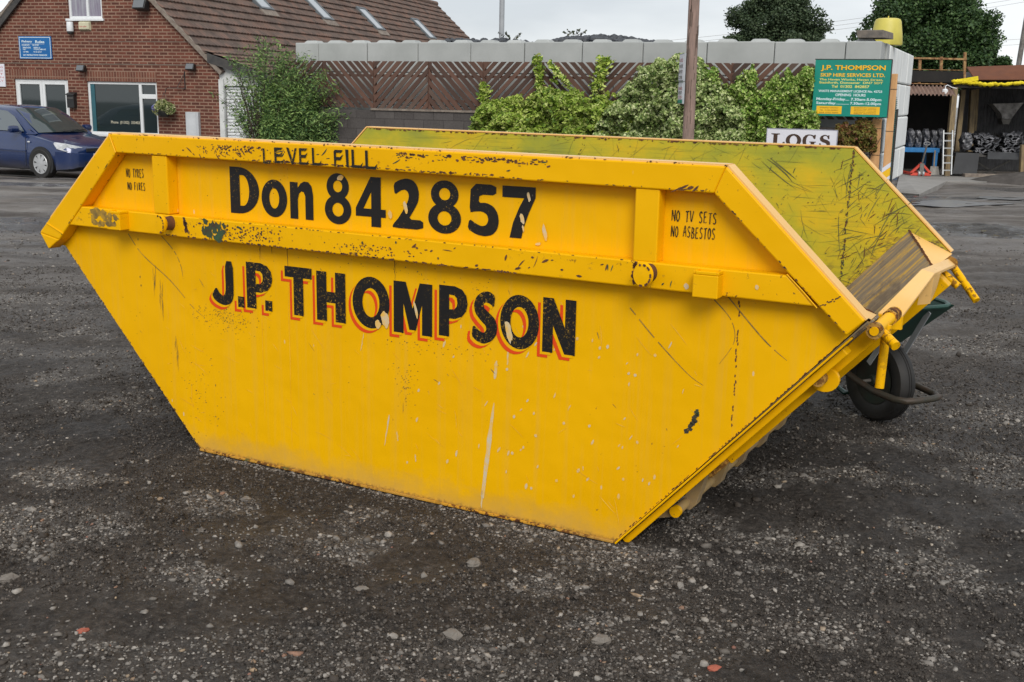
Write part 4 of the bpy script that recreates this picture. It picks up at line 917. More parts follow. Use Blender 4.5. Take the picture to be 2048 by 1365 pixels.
# windscreen: glass sheet just proud of the cabin
def sheet(name, rows, m, parent, th=.0):
    mb = MB(); n = len(rows[0])
    for r in rows: mb.v += [tuple(p) for p in r]
    mb.f = [(i*n+j, i*n+j+1, (i+1)*n+j+1, (i+1)*n+j) for i in range(len(rows)-1) for j in range(n-1)]; mb.m = [0]*len(mb.f); return mb.build(name, m, parent, smooth=True)
def wrow(x, z, hw): return [(x-.09*abs(k/4)**2.2, hw*k/4, z-.012*abs(k/4)**2) for k in range(-4, 5)]
M_cglass = glassm('car_glass', (.035, .05, .05), .03); M_cwin = glassm('car_side_glass', (.10, .12, .13), .06)
sheet('windscreen', [wrow(1.10, .945, .66), wrow(.86, 1.095, .645), wrow(.56, 1.295, .60), wrow(.30, 1.425, .54)], M_cglass, car)
for s in (-1, 1):
    def sp(x, z):      # point on the side of the cabin
        t = (z-.92)/(.50); return (x, s*(.835-.225*t**1.15-(.02 if x < -1.2 else 0)), z)
    mb = MB(); f1 = [(.78, .955), (.30, .958), (-.22, .965), (-.22, 1.385), (.08, 1.36), (.36, 1.25), (.6, 1.09)]
    mb.add([sp(*p) for p in f1], [tuple(range(7))]); o = mb.build('side_window', M_cwin, car)
    mb = MB(); f2 = [(-.30, .965), (-1.2, .985), (-1.40, 1.08), (-1.15, 1.335), (-.30, 1.385)]
    mb.add([sp(*p) for p in f2], [tuple(range(5))]); mb.build('side_window', M_cwin, car)
    # arch, tyre, trim
    for x in (1.28, -1.30):
        mb = MB(); P = [(x+.355*math.cos(a), .305+.36*math.sin(a)) for a in [PI*1.08-PI*1.16*i/24 for i in range(25)]]+[(x+.3, .14), (x-.3, .14)]
        y0, y1 = (s*.80, s*.884); mb.prism(P, min(y0, y1), max(y0, y1)); mb.build('wheel_arch', M_black, car)
        mb = MB(); n = 40; pr = [(.19, .06), (.21, .095), (.285, .10), (.305, .075), (.312, .0), (.305, -.075), (.285, -.10), (.21, -.095), (.19, -.06)]
        for r, h in pr: mb.v += [(x+r*math.cos(2*PI*j/n), s*.80+h, .310+r*math.sin(2*PI*j/n)) for j in range(n)]
        kk = len(pr); mb.f = [(i*n+j, i*n+(j+1) % n, ((i+1) % kk)*n+(j+1) % n, ((i+1) % kk)*n+j) for i in range(kk) for j in range(n)]; mb.m = [0]*len(mb.f)
        w_ = mb.build('wheel', M_rubber, car, smooth=True)
        mb = MB(); yo = s*.895; mb.tube([(x+.196*math.cos(2*PI*i/32), yo, .31+.196*math.sin(2*PI*i/32)) for i in range(33)], .012, 6); mb.lathe([(.06, 0), (.058, s*.022), (.001, s*.024)], (x, yo-s*.006, .31), 'y', 20)
        for i in range(8):
            a = 2*PI*i/8+.2; c, q = math.cos(a), math.sin(a)
            mb.hexa([(x+c*.05-q*.035, yo-s*.01, .31+q*.05+c*.035), (x+c*.05+q*.035, yo-s*.01, .31+q*.05-c*.035), (x+c*.19+q*.052, yo-s*.01, .31+q*.19-c*.052), (x+c*.19-q*.052, yo-s*.01, .31+q*.19+c*.052),
                     (x+c*.05-q*.03, yo+s*.014, .31+q*.05+c*.03), (x+c*.05+q*.03, yo+s*.014, .31+q*.05-c*.03), (x+c*.19+q*.045, yo+s*.006, .31+q*.19-c*.045), (x+c*.19-q*.045, yo+s*.006, .31+q*.19+c*.045)])
        mb.build('hubcap', pm('silver_hubcap', (.5, .51, .52), (.42, .43, .44), 5, .35, metal=.3), w_)
        mb = MB(); mb.lathe([(.198, -.002), (.198, .002)], (x, s*.886, .31), 'y', 28); mb.build('hub_back', M_black, w_)
    mb = MB(); mb.bar((.86, s*.889, .56), (-1.0, s*.892, .58), .03, .02, 0, (0, 1, 0)); mb.build('door_trim', M_car, car, bevel=.004)
    mb = MB(); mb.lathe([(.02, -.10), (.07, -.085), (.075, .0), (.07, .085), (.02, .10)], (.62, s*.96, 1.0), 'y', 14); 
    mb.bar((.66, s*.80, .945), (.63, s*.90, .985), .05, .03); mb.build('wing_mirror', M_car, car, smooth=True)
    mb = MB(); z = .745
    # headlight: swept almond on the front corner
    P = [(2.0, .42, .59), (1.985, .42, .66), (1.945, .60, .705), (1.87, .74, .74), (1.70, .845, .765), (1.66, .862, .73), (1.74, .862, .635), (1.90, .79, .585), (2.0, .60, .575)]
    Pf = [(a+.030, s*(b+.018), c) for a, b, c in P]; Pb = [(a-.10, s*(b-.07), c) for a, b, c in P]
    mb.add(Pf+Pb, [tuple(range(9))]+[(i, 9+i, 9+(i+1) % 9, (i+1) % 9) for i in range(9)])
    hl = mb.build('headlight', pm('headlight_glass', (.62, .64, .66), (.40, .42, .43), 14, .12, spec=.8), car)
    mb = MB(); mb.box(.93, 1.0, min(s*.885, s*.893), max(s*.885, s*.893), .74, .765); mb.build('indicator', M_white, car)
    mb = MB(); mb.bar((-.25, s*.892, .90), (-.25, s*.889, .25), .008, .006, 0, (1, 0, 0)); mb.build('door_gap', M_black, car); mb = MB(); mb.bar((.88, s*.888, .86), (.84, s*.890, .25), .008, .006, 0, (1, 0, 0)); mb.build('door_gap', M_black, car)
    mb = MB(); mb.bar((-.08, s*.90, .83), (-.24, s*.90, .83), .03, .025); mb.build('door_handle', M_car, car)
# bumper and grille
mb = MB()
for x0, hw, z0, z1 in ((2.10, .62, .30, .50),):
    mb.v += []
loft('bumper', [[(x, y, z) for y, z in ((hw, z0), (hw, z1), (-hw, z1), (-hw, z0))] for x, hw, z0, z1 in ((2.125, .50, .30, .50), (2.115, .62, .27, .535), (2.06, .76, .235, .555), (1.92, .855, .22, .57), (1.72, .888, .20, .575), (1.70, .86, .21, .57))], M_car, car)
mb = MB(); mb.box(2.075, 2.09, -.40, .40, .575, .64); mb.build('grille', M_black, car)
mb = MB(); mb.box(2.118, 2.131, -.48, .48, .30, .375); mb.build('lower_grille', M_black, car)
mb = MB(); mb.box(2.128, 2.136, -.26, .26, .42, .53); mb.build('number_plate', M_swhite, car)
mb = MB(); mb.box(-1.9, 1.95, -.78, .78, .17, .24); mb.build('underbody', M_black, car)
for s in (-1, 1):
    mb = MB(); mb.bar((1.09, s*.1, .955), (1.0, s*.1+.5, .985), .02, .01); mb.build('wiper', M_black, car)

# ------------------------------------------------------------------ brick house
_c = Frame((-10.1274, 27.5, 0), 24).w(3.57, 0, 0); H = Frame(_c-Frame(_c, 16.5).X*3.57, 16.5)
HB = -.6
house = thing('brick_house', 'red brick house with brown tiled roof and white windows behind the blue car', 'house', H.o, H.rz())
AX, AZ, EX, SLP = .02, 5.33, 3.57, .925          # apex, eave (gable is symmetric about AX)
EZ = AZ-SLP*(EX-AX)
LX, LZ = -4.0, AZ-SLP*4.02
DL = 23.6
def wallcut(mb, y0, y1):
    pass
_a, _b, _w = H.l(28, 158), H.l(135, 158), H.l(173, 163)
DOOR = (_a[0], _b[0], HB, 1.735); _v = H.l(318, 270); WIN = (_w[0], _v[0], _v[1]-.03, _w[1])
_p, _q = H.l(137, 38), H.l(205, 38); UWN = (_p[0], _q[0], _p[1], _p[1]+1.25)
def gable():
    # wall pieces around the openings, one flat sheet with thickness
    mb = MB(); T = .22
    def top(x): return AZ-.07-(abs(x-AX))*SLP
    xs = sorted({-3.9, DOOR[0], DOOR[1], WIN[0], WIN[1], UWN[0], UWN[1], AX, EX})
    for a, b in zip(xs[:-1], xs[1:]):
        segs = []; mid = (a+b)/2; z = HB
        for o in sorted([q for q in (DOOR, WIN, UWN) if q[0] <= mid <= q[1]], key=lambda q: q[2]):
            if o[2] > z: segs.append((z, o[2], z, o[2]))
            z = o[3]
        segs.append((z, top(a), z, top(b)))
        for z0, z1, z2, z3 in segs:
            if z0 < min(z1, z3): mb.hexa([(a, 0, z0), (b, 0, z2), (b, T, z2), (a, T, z0), (a, 0, z1), (b, 0, z3), (b, T, z3), (a, T, z1)])
    return mb.build('wall', M_brick, house)
gable()
mb = MB(); mb.box(EX-.2, EX, .225, DL, HB, EZ-.1); mb.build('wall', M_brick, house)
mb = MB(); mb.box(-3.9, -3.7, .225, DL, HB, 1.6); mb.build('wall', M_brick, house)
mb = MB(); mb.add([(-3.5, DL, HB), (EX, DL, HB), (EX, DL, EZ-.1), (AX, DL, AZ-.1), (-3.5, DL, 2.0)], [(0, 1, 2, 3, 4)]); mb.build('wall', M_brick, house)
# soldier courses
for a, b, z in ((DOOR[0]-.15, DOOR[1]+.05, DOOR[3]+.005), (WIN[0]-.05, WIN[1]+.02, WIN[3]+.005)):
    mb = MB(); mb.box(a, b, -.004, .0, z, z+.225); mb.build('soldier_course', M_soldier, house)
def tiled(name, x0, z0, x1, z1, ya, yb, lift=.03):   # courses from eave (x0,z0) up to ridge (x1,z1)
    mb = MB(); L_ = math.hypot(x1-x0, z1-z0); n = round(L_/.30); ux, uz = (x1-x0)/L_, (z1-z0)/L_; nx, nz = (-uz, ux) if ux < 0 else (-uz, ux)
    if nz < 0: nx, nz = -nx, -nz
    cols = int((yb-ya)/.15)
    ys = [ya+(yb-ya)*k/(cols*4) for k in range(cols*4+1)]; prof_ = [0, .012, .022, .012]
    for i in range(n):
        a, b = L_*i/n, L_*(i+1)/n+.02; r0, r1, r2 = [], [], []
        for k, y in enumerate(ys):
            p = prof_[k % 4]+random.uniform(0, .003); h0 = lift+p+.024; h1 = p+.002
            r0.append((x0+ux*a+nx*h0, y, z0+uz*a+nz*h0)); r1.append((x0+ux*b+nx*h1, y, z0+uz*b+nz*h1)); r2.append((x0+ux*a+nx*(h0-.05), y, z0+uz*a+nz*(h0-.05)))
        m_ = len(ys); mb.add(r2+r0+r1, [(j, j+1, m_+j+1, m_+j) for j in range(m_-1)]+[(m_+j, m_+j+1, 2*m_+j+1, 2*m_+j) for j in range(m_-1)])
    return mb.build(name, M_tile, house)
roofR = tiled('roof', EX+.12, EZ-.111, AX, AZ+.03, -.10, DL)
roofL = tiled('roof', LX, LZ, AX, AZ+.03, -.10, DL)
mb = MB(); mb.tube([(AX, -.1, AZ+.06), (AX, DL, AZ+.06)], .11, 10); mb.build('ridge_tiles', pm('ridge_tile', (.19, .12, .09), (.10, .07, .055), 3, .9, .2), house)
for sgn, x0, z0 in ((1, EX+.12, EZ-.111), (-1, LX, LZ)):
    mb = MB(); mb.bar((x0, -.07, z0-.0), (AX, -.07, AZ+.0), .09, .09, 0); mb.build('verge', M_mortar, house)
    mb = MB(); mb.bar((x0, DL, z0-.0), (AX, DL, AZ+.0), .09, .09, 0); mb.build('verge', M_mortar, house)
mb = MB(); mb.bar((LX+.05, -.09, LZ-.10), (AX, -.09, AZ-.07), .05, .15, 0); 
mb.build('barge_board', M_darkwood, house)
mb = MB(); mb.box(-3.6, EX-.3, -.016, -.002, 2.108, 2.120); mb.build('cable', M_mortar, house)
mb = MB(); mb.box(.1, 3.0, -.012, -.002, 2.63, 2.638); mb.build('cable', M_mortar, house)
# skylights on the right slope
slx, slz = AX-(EX+.12), (AZ+.03)-(EZ-.111); SLn = np.array([ (AZ+.03-(EZ-.111)), 0, (EX+.12-AX)]); SLn = SLn/np.linalg.norm(SLn)
nW = H.X*SLn[0]+np.array([0, 0, 1])*SLn[2]
def roofpt(px, py, lift=.06):
    o = H.w(AX, 0, AZ+.03)+nW*lift; q = unp(px, py, o, nW); d = q-H.o; return np.array([d @ H.X, d @ H.Y, d[2]])
UP = np.array([-(EX+.12-AX), 0, AZ+.03-EZ+.111]); UP = UP/np.linalg.norm(UP)
for bx, by, ln in ((548, 23, 1.1), (668, 43, 1.1), (771, 63, 1.1), (873, 80, 1.1)):
    p = roofpt(bx, by); n_ = SLn; e = np.array([0, 1., 0]); wd = .72
    a = p-e*wd
    def P(u, v, h): return tuple(a+e*u+UP*v+n_*h)
    mb = MB(); fr = .07
    for u0, u1, v0, v1 in ((0, wd, 0, fr), (0, wd, ln-fr, ln), (0, fr, fr, ln-fr), (wd-fr, wd, fr, ln-fr)):
        mb.hexa([P(u0, v0, -.06), P(u1, v0, -.06), P(u1, v1, -.06), P(u0, v1, -.06), P(u0, v0, .05), P(u1, v0, .05), P(u1, v1, .05), P(u0, v1, .05)])
    sk = mb.build('skylight', M_galv if False else pm('skylight_frame', (.12, .14, .15), (.09, .10, .11), 4, .5), house)
    mb = MB(); mb.add([P(fr, fr, .03), P(wd-fr, fr, .03), P(wd-fr, ln-fr, .03), P(fr, ln-fr, .03)], [(0, 1, 2, 3)]); mb.build('pane', M_skyglass, sk)
    mb = MB(); mb.hexa([P(-.06, -.22, -.05), P(wd+.06, -.22, -.05), P(wd+.06, 0, -.05), P(-.06, 0, -.05), P(-.06, -.22, .008), P(wd+.06, -.22, .008), P(wd+.06, 0, .02), P(-.06, 0, .02)]); mb.build('flashing', M_mortar, sk)
# openings
def upvc(name, x0, x1, z0, z1, bars, y=.04, fw=.06, glass=M_glass, sill=True):
    mb = MB(); mb.box(x0, x1, y, y+.07, z1-fw, z1); mb.box(x0, x1, y, y+.07, z0, z0+fw); mb.box(x0, x0+fw, y, y+.07, z0+fw, z1-fw); mb.box(x1-fw, x1, y, y+.07, z0+fw, z1-fw)
    o = mb.build(name, M_white, house, bevel=.004)
    if bars:
        mb = MB()
        for b in bars: mb.box(b[0], b[1], y-.004, y+.066, b[2], b[3])
        mb.build('mullion', M_white, o, bevel=.004)
    mb = MB(); mb.box(x0+fw*.8, x1-fw*.8, y+.03, y+.035, z0+fw*.8, z1-fw*.8); mb.build('pane', glass, o)
    if sill:
        mb = MB(); mb.box(x0-.05, x1+.05, -.05, y, z0-.05, z0+.002); mb.build('sill', M_white, o, bevel=.004)
    return o
_m = H.l(277, 163)[0]; _h = H.l(300, 193)[1]
wv = upvc('window', *WIN, [(_m-.03, _m+.045, WIN[2]+.06, WIN[3]-.06), (_m+.045, WIN[1]-.06, _h-.06, _h+.045)])
fh = H.l
mb = MB(); _t = H.l(219, 249); _t2 = H.l(276, 241); fit_text(mb, 'Phone  (01302)  350403', _t[0], _t2[0], _t[1]+.0, _t[1]+.085, .066, bold=.01); mb.build('lettering', pm('cream_lettering', (.62, .58, .45), None, 4, .6), wv)
mb = MB(); mb.box(WIN[0]+.06, WIN[0]+.17, .055, .065, WIN[2]+.05, WIN[3]-.05); mb.build('blind', pm('teal_frame', (.03, .12, .15), None, 4, .6), wv)
_m = H.l(173, 20)[0]; upvc('window', *UWN, [(_m-.03, _m+.03, UWN[2]+.06, UWN[3]-.06)], glass=M_curtain)
_m = (DOOR[0]+DOOR[1])/2; dr = upvc('door', *DOOR, [(_m-.075, _m-.003, HB, DOOR[3]-.062), (_m+.003, _m+.075, HB, DOOR[3]-.062), (DOOR[0]+.062, _m-.076, DOOR[3]-.12, DOOR[3]-.063), (_m+.076, DOOR[1]-.062, DOOR[3]-.12, DOOR[3]-.063), (DOOR[0]+.062, DOOR[0]+.12, HB, DOOR[3]-.121), (DOOR[1]-.12, DOOR[1]-.062, HB, DOOR[3]-.121)], sill=False)
mb = MB(); mb.box(_m+.03, _m+.05, .0, .03, .35, .50); mb.build('handle', M_alu, dr)
# garage with white roller door at the right of the gable
LEX, LEZ = 5.45, 1.74
mb = MB(); 
mb.hexa([(EX+.002, .02, HB), (EX+.10, .02, HB), (EX+.10, .20, HB), (EX+.002, .20, HB), (EX+.002, .02, 2.02), (EX+.10, .02, 2.02), (EX+.10, .20, 2.02), (EX+.002, .20, 2.02)])
mb.hexa([(EX+.10, .02, 1.66), (5.1, .02, 1.66), (5.1, .2, 1.66), (EX+.10, .2, 1.66), (EX+.10, .02, 2.10), (5.1, .02, 1.74), (5.1, .2, 1.74), (EX+.10, .2, 2.10)])
mb.box(5.0, 5.3, .02, .2, HB, 1.659); mb.box(5.1, 5.3, .201, DL, HB, 1.70)
gar = mb.build('garage_wall', M_wall_w, house)
mb = MB(); mb.box(EX+.0, EX+.12, -.03, .018, HB, 1.80); mb.build('garage_post', M_wall_w, house)
mb = MB(); k = 0; z = HB
while z < 1.60:
    mb.prism([(0, 0)]*0 or [(EX+.13, z), (4.995, z), (4.995, z+.066), (EX+.13, z+.066)], .10, .12); mb.hexa([(EX+.13, .085, z+.02), (4.995, .085, z+.02), (4.995, .10, z+.004), (EX+.13, .10, z+.004), (EX+.13, .085, z+.05), (4.995, .085, z+.05), (4.995, .10, z+.066), (EX+.13, .10, z+.066)]); z += .075
mb.build('roller_door', M_white, house)
rl = tiled('roof', LEX, LEZ-.02, 3.20, 2.44, -.06, DL, .02)
mb = MB(); mb.hexa([(EX-.22, -.12, 2.17), (5.35, -.12, 1.62), (5.35, -.07, 1.62), (EX-.22, -.07, 2.17), (EX-.22, -.12, 2.38), (5.35, -.12, 1.77), (5.35, -.07, 1.77), (EX-.22, -.07, 2.38)]); mb.build('fascia', M_darkwood, house)
mb = MB(); mb.box(-9, 5.6, -2.9, -.002, -1.0, -.335); o_ = mb.build('pavement', M_apron, loc=H.o, rz=H.rz()); tag(o_, kind='structure')
# things fixed to the wall
def on_wall(name, label, cat, x, z, group=None): return thing(name, label, cat, H.w(x, -.002, z), H.rz(), group)
def rect_h(px0, py0, px1, py1):
    a = H.l(px0, py0); b = H.l(px1, py1); return a[0], b[0], b[1], a[1]
x0, x1, z0, z1 = rect_h(38, 73, 106, 119)
s = on_wall('sign', 'blue Fishery Rules sign with white lettering on the brick wall', 'sign', x0, z0); W_, H_ = x1-x0, z1-z0
mb = MB(); mb.box(0, W_, -.03, 0, 0, H_); mb.build('board', M_sblue, s, bevel=.006)
mb = MB(); q = .02; y = -.0315
for a in ((q, W_-q, q, q+.012), (q, W_-q, H_-q-.012, H_-q), (q, q+.012, q+.012, H_-q-.012), (W_-q-.012, W_-q, q+.012, H_-q-.012)): mb.box(a[0], a[1], y, -.0302, a[2], a[3])
mb.build('border', M_spale, s)
mb = MB(); L1 = [('Fishery', .10, .42, .70, .82), ('Rules', .52, .80, .70, .82), ('·NO KEEP NETS', .09, .33, .58, .645), ('·NO LITTER', .42, .62, .58, .645), ('BARBLESS HOOKS', .12, .37, .47, .535), ('UNDER 16s', .45, .66, .47, .535),
    ('ONLY', .12, .22, .395, .455), ('TO BE ACCOMPANIED', .45, .83, .395, .455), ('·NO FIRES', .12, .29, .285, .345), ('BY AN ADULT', .45, .70, .285, .345), ('DAY INSTRUCTIONS PLEASE ASK', .12, .86, .14, .21)]
for t_, a, b, c, d in L1: fit_text(mb, t_, a*W_, b*W_, c*H_, d*H_, y, bold=.02)
mb.box(.10*W_, .80*W_, y, y+.0005, .655*H_, .663*H_)
mb.build('lettering', M_spale, s)
x0, x1, z0, z1 = rect_h(-22, 128, 13, 174)
s = on_wall('sign', 'white notice with faded red lettering at the left end of the brick wall', 'sign', x0, z0); W_, H_ = x1-x0, z1-z0
mb = MB(); mb.box(0, W_, -.03, 0, 0, H_); mb.build('board', M_swhite, s, bevel=.004)
mb = MB()
for i, t_ in enumerate(('FISHING', 'TACKLE', 'BAIT', 'OPEN', 'DAILY')): fit_text(mb, t_, W_*.12, W_*.92, H_*(.82-.15*i), H_*(.90-.15*i), -.0315, bold=.0)
mb.build('lettering', M_spink, s)
def flood(px, py, label, yawl=0, sc_=1., dark=False):
    x, z = H.l(px, py); s = on_wall('floodlight', label, 'floodlight', x, z)
    mb = MB(); w2 = .11*sc_; mb.hexa([(-w2, -.22*sc_, -.10*sc_), (w2, -.22*sc_, -.10*sc_), (w2*.8, -.08, -.13*sc_), (-w2*.8, -.08, -.13*sc_), (-w2, -.16*sc_, .04*sc_), (w2, -.16*sc_, .04*sc_), (w2*.8, -.05, .01*sc_), (-w2*.8, -.05, .01*sc_)]); mb.build('housing', M_black, s, bevel=.008)
    mb = MB(); mb.add([(-w2*.85, -.2235*sc_, -.085*sc_), (w2*.85, -.2235*sc_, -.085*sc_), (w2*.85, -.1765*sc_, .028*sc_), (-w2*.85, -.1765*sc_, .028*sc_)], [(0, 1, 2, 3)]); mb.build('lens', glassm('lamp_lens', (.12, .13, .14), .2), s)
    mb = MB(); mb.bar((0, 0, -.06), (0, -.10, -.06), .03, .06); mb.build('bracket', M_black, s)
    return s
flood(170, 134, 'small black floodlight between the door and the large shop window'); flood(388, 131, 'small black floodlight above the iron bracket near the brick corner')
flood(292, 6, 'large black floodlight high on the gable beside the roof verge', sc_=1.5)
x, z = H.l(148, 192+15); x, z = H.l(148, 216)
s = on_wall('letter_box', 'black wall letter box beside the white double doors', 'letter box', x, z)
mb = MB(); mb.box(-.10, .10, -.12, 0, .0, .30); mb.hexa([(-.115, -.14, .30), (.115, -.14, .30), (.115, 0, .30), (-.115, 0, .30), (-.115, -.13, .325), (.115, -.13, .325), (.115, 0, .37), (-.115, 0, .37)]); mb.build('box', M_black, s, bevel=.006)
mb = MB(); mb.box(-.08, .08, -.1225, -.1201, .22, .24); mb.build('slot', M_steel, s)
x, z = H.l(146, 68)
s = on_wall('camera_housing', 'white cylindrical light on the wall under the upstairs window', 'wall light', x, z)
mb = MB(); mb.lathe([(.001, .27), (.07, .27), (.075, .26), (.08, .06), (.078, .05)], (0, -.09, 0), 'z', 20); mb.build('shade', M_white, s, smooth=True)
mb = MB(); mb.lathe([(.076, .05), (.07, .0), (.03, -.02), (.001, -.022)], (0, -.09, 0), 'z', 20); mb.build('lens', M_black, s, smooth=True)
x, z = H.l(172, 62)
s = on_wall('alarm_box', 'cream alarm box with red lettering under the upstairs window', 'alarm box', x, z)
mb = MB(); mb.hexa([(-.16, 0, 0), (.16, 0, 0), (.16, 0, .22), (-.16, 0, .22), (-.14, -.08, .03), (.14, -.08, .03), (.14, -.08, .19), (-.14, -.08, .19)]); mb.build('case', pm('cream_plastic', (.60, .57, .40), None, 3, .5), s, bevel=.01)
mb = MB(); fit_text(mb, 'Intruder', -.11, .09, .075, .115, -.0815); mb.build('lettering', M_spink, s)
s = on_wall('wall_bracket', 'black iron hanging bracket on the brick wall beside the garage', 'bracket', *H.l(371, 177)); 
mb = MB(); P0 = (0, -.01, 0)
mb.bar((0, -.015, -.02), (0, -.015, .38), .02, .02); mb.bar((0, -.02, .0), (-.34, -.20, -.0), .016, .016); mb.bar((0, -.02, .33), (-.16, -.10, .01), .012, .012)
mb.tube([(-.34, -.20, 0), (-.38, -.22, -.02), (-.39, -.225, -.09), (-.385, -.22, -.13)], .008, 6); mb.build('bracket_arm', M_black, s)
x, z = H.l(390, 275)
s = on_wall('meter_box', 'pale grey meter box on the brick wall next to the garage', 'meter box', x, z-.1)
mb = MB(); mb.box(-.17, .17, -.10, 0, 0, .68); o = mb.build('cabinet', pm('meter_grey', (.50, .52, .54), (.40, .42, .44), 3, .5), s, bevel=.01)
mb = MB(); mb.box(-.15, .10, -.1035, -.1005, .03, .65); mb.build('door', pm('meter_grey', (.55, .57, .59), (.45, .47, .49), 3, .5), s)

# ------------------------------------------------------------------ foliage
def leaves(P, size, aspect=1.6, droop=0., jit=.35, up=0.):
    n = len(P); d = rng.normal(size=(n, 3)); d[:, 2] = d[:, 2]*.6 - droop + up; d /= np.linalg.norm(d, axis=1)[:, None]
    r = rng.normal(size=(n, 3)); a = np.cross(d, r); a /= np.linalg.norm(a, axis=1)[:, None]
    s = size*(1+jit*(rng.random(n)*2-1)); L_ = d*(s*aspect/2)[:, None]; W_ = a*(s/2)[:, None]
    nn = np.cross(d, a)*(s*.18)[:, None]
    V = np.stack([P-L_, P-W_*1+nn-L_*.1, P+L_, P+W_+nn-L_*.1], 1).reshape(-1, 3)
    Fq = np.arange(4*n).reshape(-1, 4); return V, Fq
def blob_points(blobs, n, surf=.55):
    # points spread through ellipsoids, more near the surface
    vol = np.array([b[3]*b[4]*b[5] for b in blobs])**(2/3); cnt = rng.multinomial(n, vol/vol.sum()); out = []
    for b, c in zip(blobs, cnt):
        d = rng.normal(size=(c, 3)); d /= np.linalg.norm(d, axis=1)[:, None]; r = rng.random(c)**(surf)*.25+.78; r *= 1-.5*(rng.random(c) < .25)*rng.random(c)
        out.append(np.array(b[:3])+d*r[:, None]*np.array(b[3:6]))
    return np.concatenate(out)
def tree(label, base, trunk_h, cz_, rx, ry, rzz, m, nleaf, lsize, nb=40, cat='tree', name='tree', seed=1, shape=None, group=None):
    random.seed(seed); t = thing(name, label, cat, base, 0, group); mb = MB()
    mb.tube([(0, 0, -.3), (.05, 0, trunk_h*.5), (0, .05, trunk_h), (.1, 0, cz_+rzz*.4)], [rx*.07, rx*.055, rx*.045, rx*.012], 9)
    mb.build('trunk', M_bark, t, smooth=True)
    blobs = []
    for i in range(nb):
        a = random.uniform(0, 2*PI); u = random.uniform(-1, 1); rr = math.sqrt(max(0, 1-u*u))*random.uniform(.45, .88)
        zf = u*.8+random.uniform(-.12, .16); rr *= random.choice((.8, 1., 1., 1.12))
        q = (rx*rr*math.cos(a), ry*rr*math.sin(a), cz_+rzz*zf)
        s_ = random.uniform(.10, .26)*min(rx, rzz)*(1.1-.4*abs(u))*(1 if nb < 60 else .85); blobs.append((*q, s_*1.15, s_*1.15, s_*.8))
    for i in range(14):
        q = random.choice(blobs); mb2 = None
    mbl = MB()
    for q in random.sample(blobs, min(16, len(blobs))):
        mbl.tube([(0, 0, trunk_h*.9), (q[0]*.5, q[1]*.5, (trunk_h+q[2])/2), q[:3]], [rx*.03, rx*.018, rx*.005], 6)
    mbl.build('limbs', M_bark, t, smooth=True)
    P = blob_points(blobs, nleaf); P += rng.normal(size=P.shape)*.035*rx
    V, Fq = leaves(P, lsize, 1.5); np_mesh('crown', V, Fq, m, t)
    return t
def place(px, py_top, Y, zbase=-.5):   # world x and top height for a pixel at distance Y
    q = unp(px, py_top, (0, Y, 0), np.array([0, 1., 0])); return q
q = place(1550, 0, 70); kx = 70/2200.
tree('dark green birch-like tree with feathery outline behind the concrete block wall', (q[0]+.1, 70, -.5), 1.8, 5.9, 3.25, 2.6, 3.0, M_l_dark, 60000, .105, 150, seed=3)
t_ = sc.objects
q = place(1462, 40, 70)
tree('big dark oak tree rising behind the yellow tank and the shed', (place(1850, 50, 62)[0], 62, -.5), 2.0, 5.3, 3.9, 3.5, 3.6, M_l_oak, 120000, .115, 230, seed=6)
tree('dark green low tree under the edge of the big oak, right of the shed roof', (place(1960, 80, 66)[0], 66, -.5), 1.2, 3.6, 1.9, 2, 2.0, M_l_oak, 36000, .115, 80, seed=9)
tree('dark green tree top showing past the left roof verge of the house', (place(-25, 60, 60)[0], 60, -.5), 2.0, 4.0, 1.2, 1.5, 2.6, M_l_dark, 8000, .18, 20, seed=4)

# ------------------------------------------------------------------ concrete block wall, fence and plants
B = Frame((6.36235, 19.39786, 0), 24)
bw = thing('block_wall', 'long wall of pale interlocking concrete blocks behind the brown slatted fence', 'wall', B.w(0, 0, 0), B.rz())
M_concw = pm('pale_concrete', (.74, .76, .75), (.64, .66, .65), 1.3, .85, .15, 60)  # lighter concrete tone for the return side blocks
def cblock(x0, x1, y0, y1, z0, z1, knobs=2):
    mb = MB(); c = .022; g = .006; x0 += g; x1 -= g; y0 += g*0; z0 += g*.5; z1 -= g*.5
    # bevelled front and side arrises via modifier
    mb.box(x0, x1, y0, y1, z0, z1)
    if knobs:
        for k in range(knobs):
            cx_ = x0+(x1-x0)*(k+.5)/knobs; cy_ = (y0+y1)/2; a, b, h = .17, .12, .055
            mb.hexa([(cx_-a, cy_-a, z1+.0005), (cx_+a, cy_-a, z1+.0005), (cx_+a, cy_+a, z1+.0005), (cx_-a, cy_+a, z1+.0005), (cx_-b, cy_-b, z1+h), (cx_+b, cy_-b, z1+h), (cx_+b, cy_+b, z1+h), (cx_-b, cy_+b, z1+h)])
    return mb.build('block', M_conc, bw, bevel=.018)
jx = [-12.18, -11.59, -10.39, -9.19, -7.99, -6.82, -5.62, -4.41, -3.20, -1.98, -.76, -.16]
for i in range(11):
    cblock(jx[i], jx[i+1], random.uniform(-.008, .008), .6, 1.98, 2.58+random.uniform(-.006, .006), 1 if i in (0, 10) else 2)
for r in range(3):
    z0 = 1.98-.66*(r+1)
    for i in range(5): cblock(-12.18+i*2.4, -12.18+(i+1)*2.4, .02, .6, z0, z0+.66, 0)
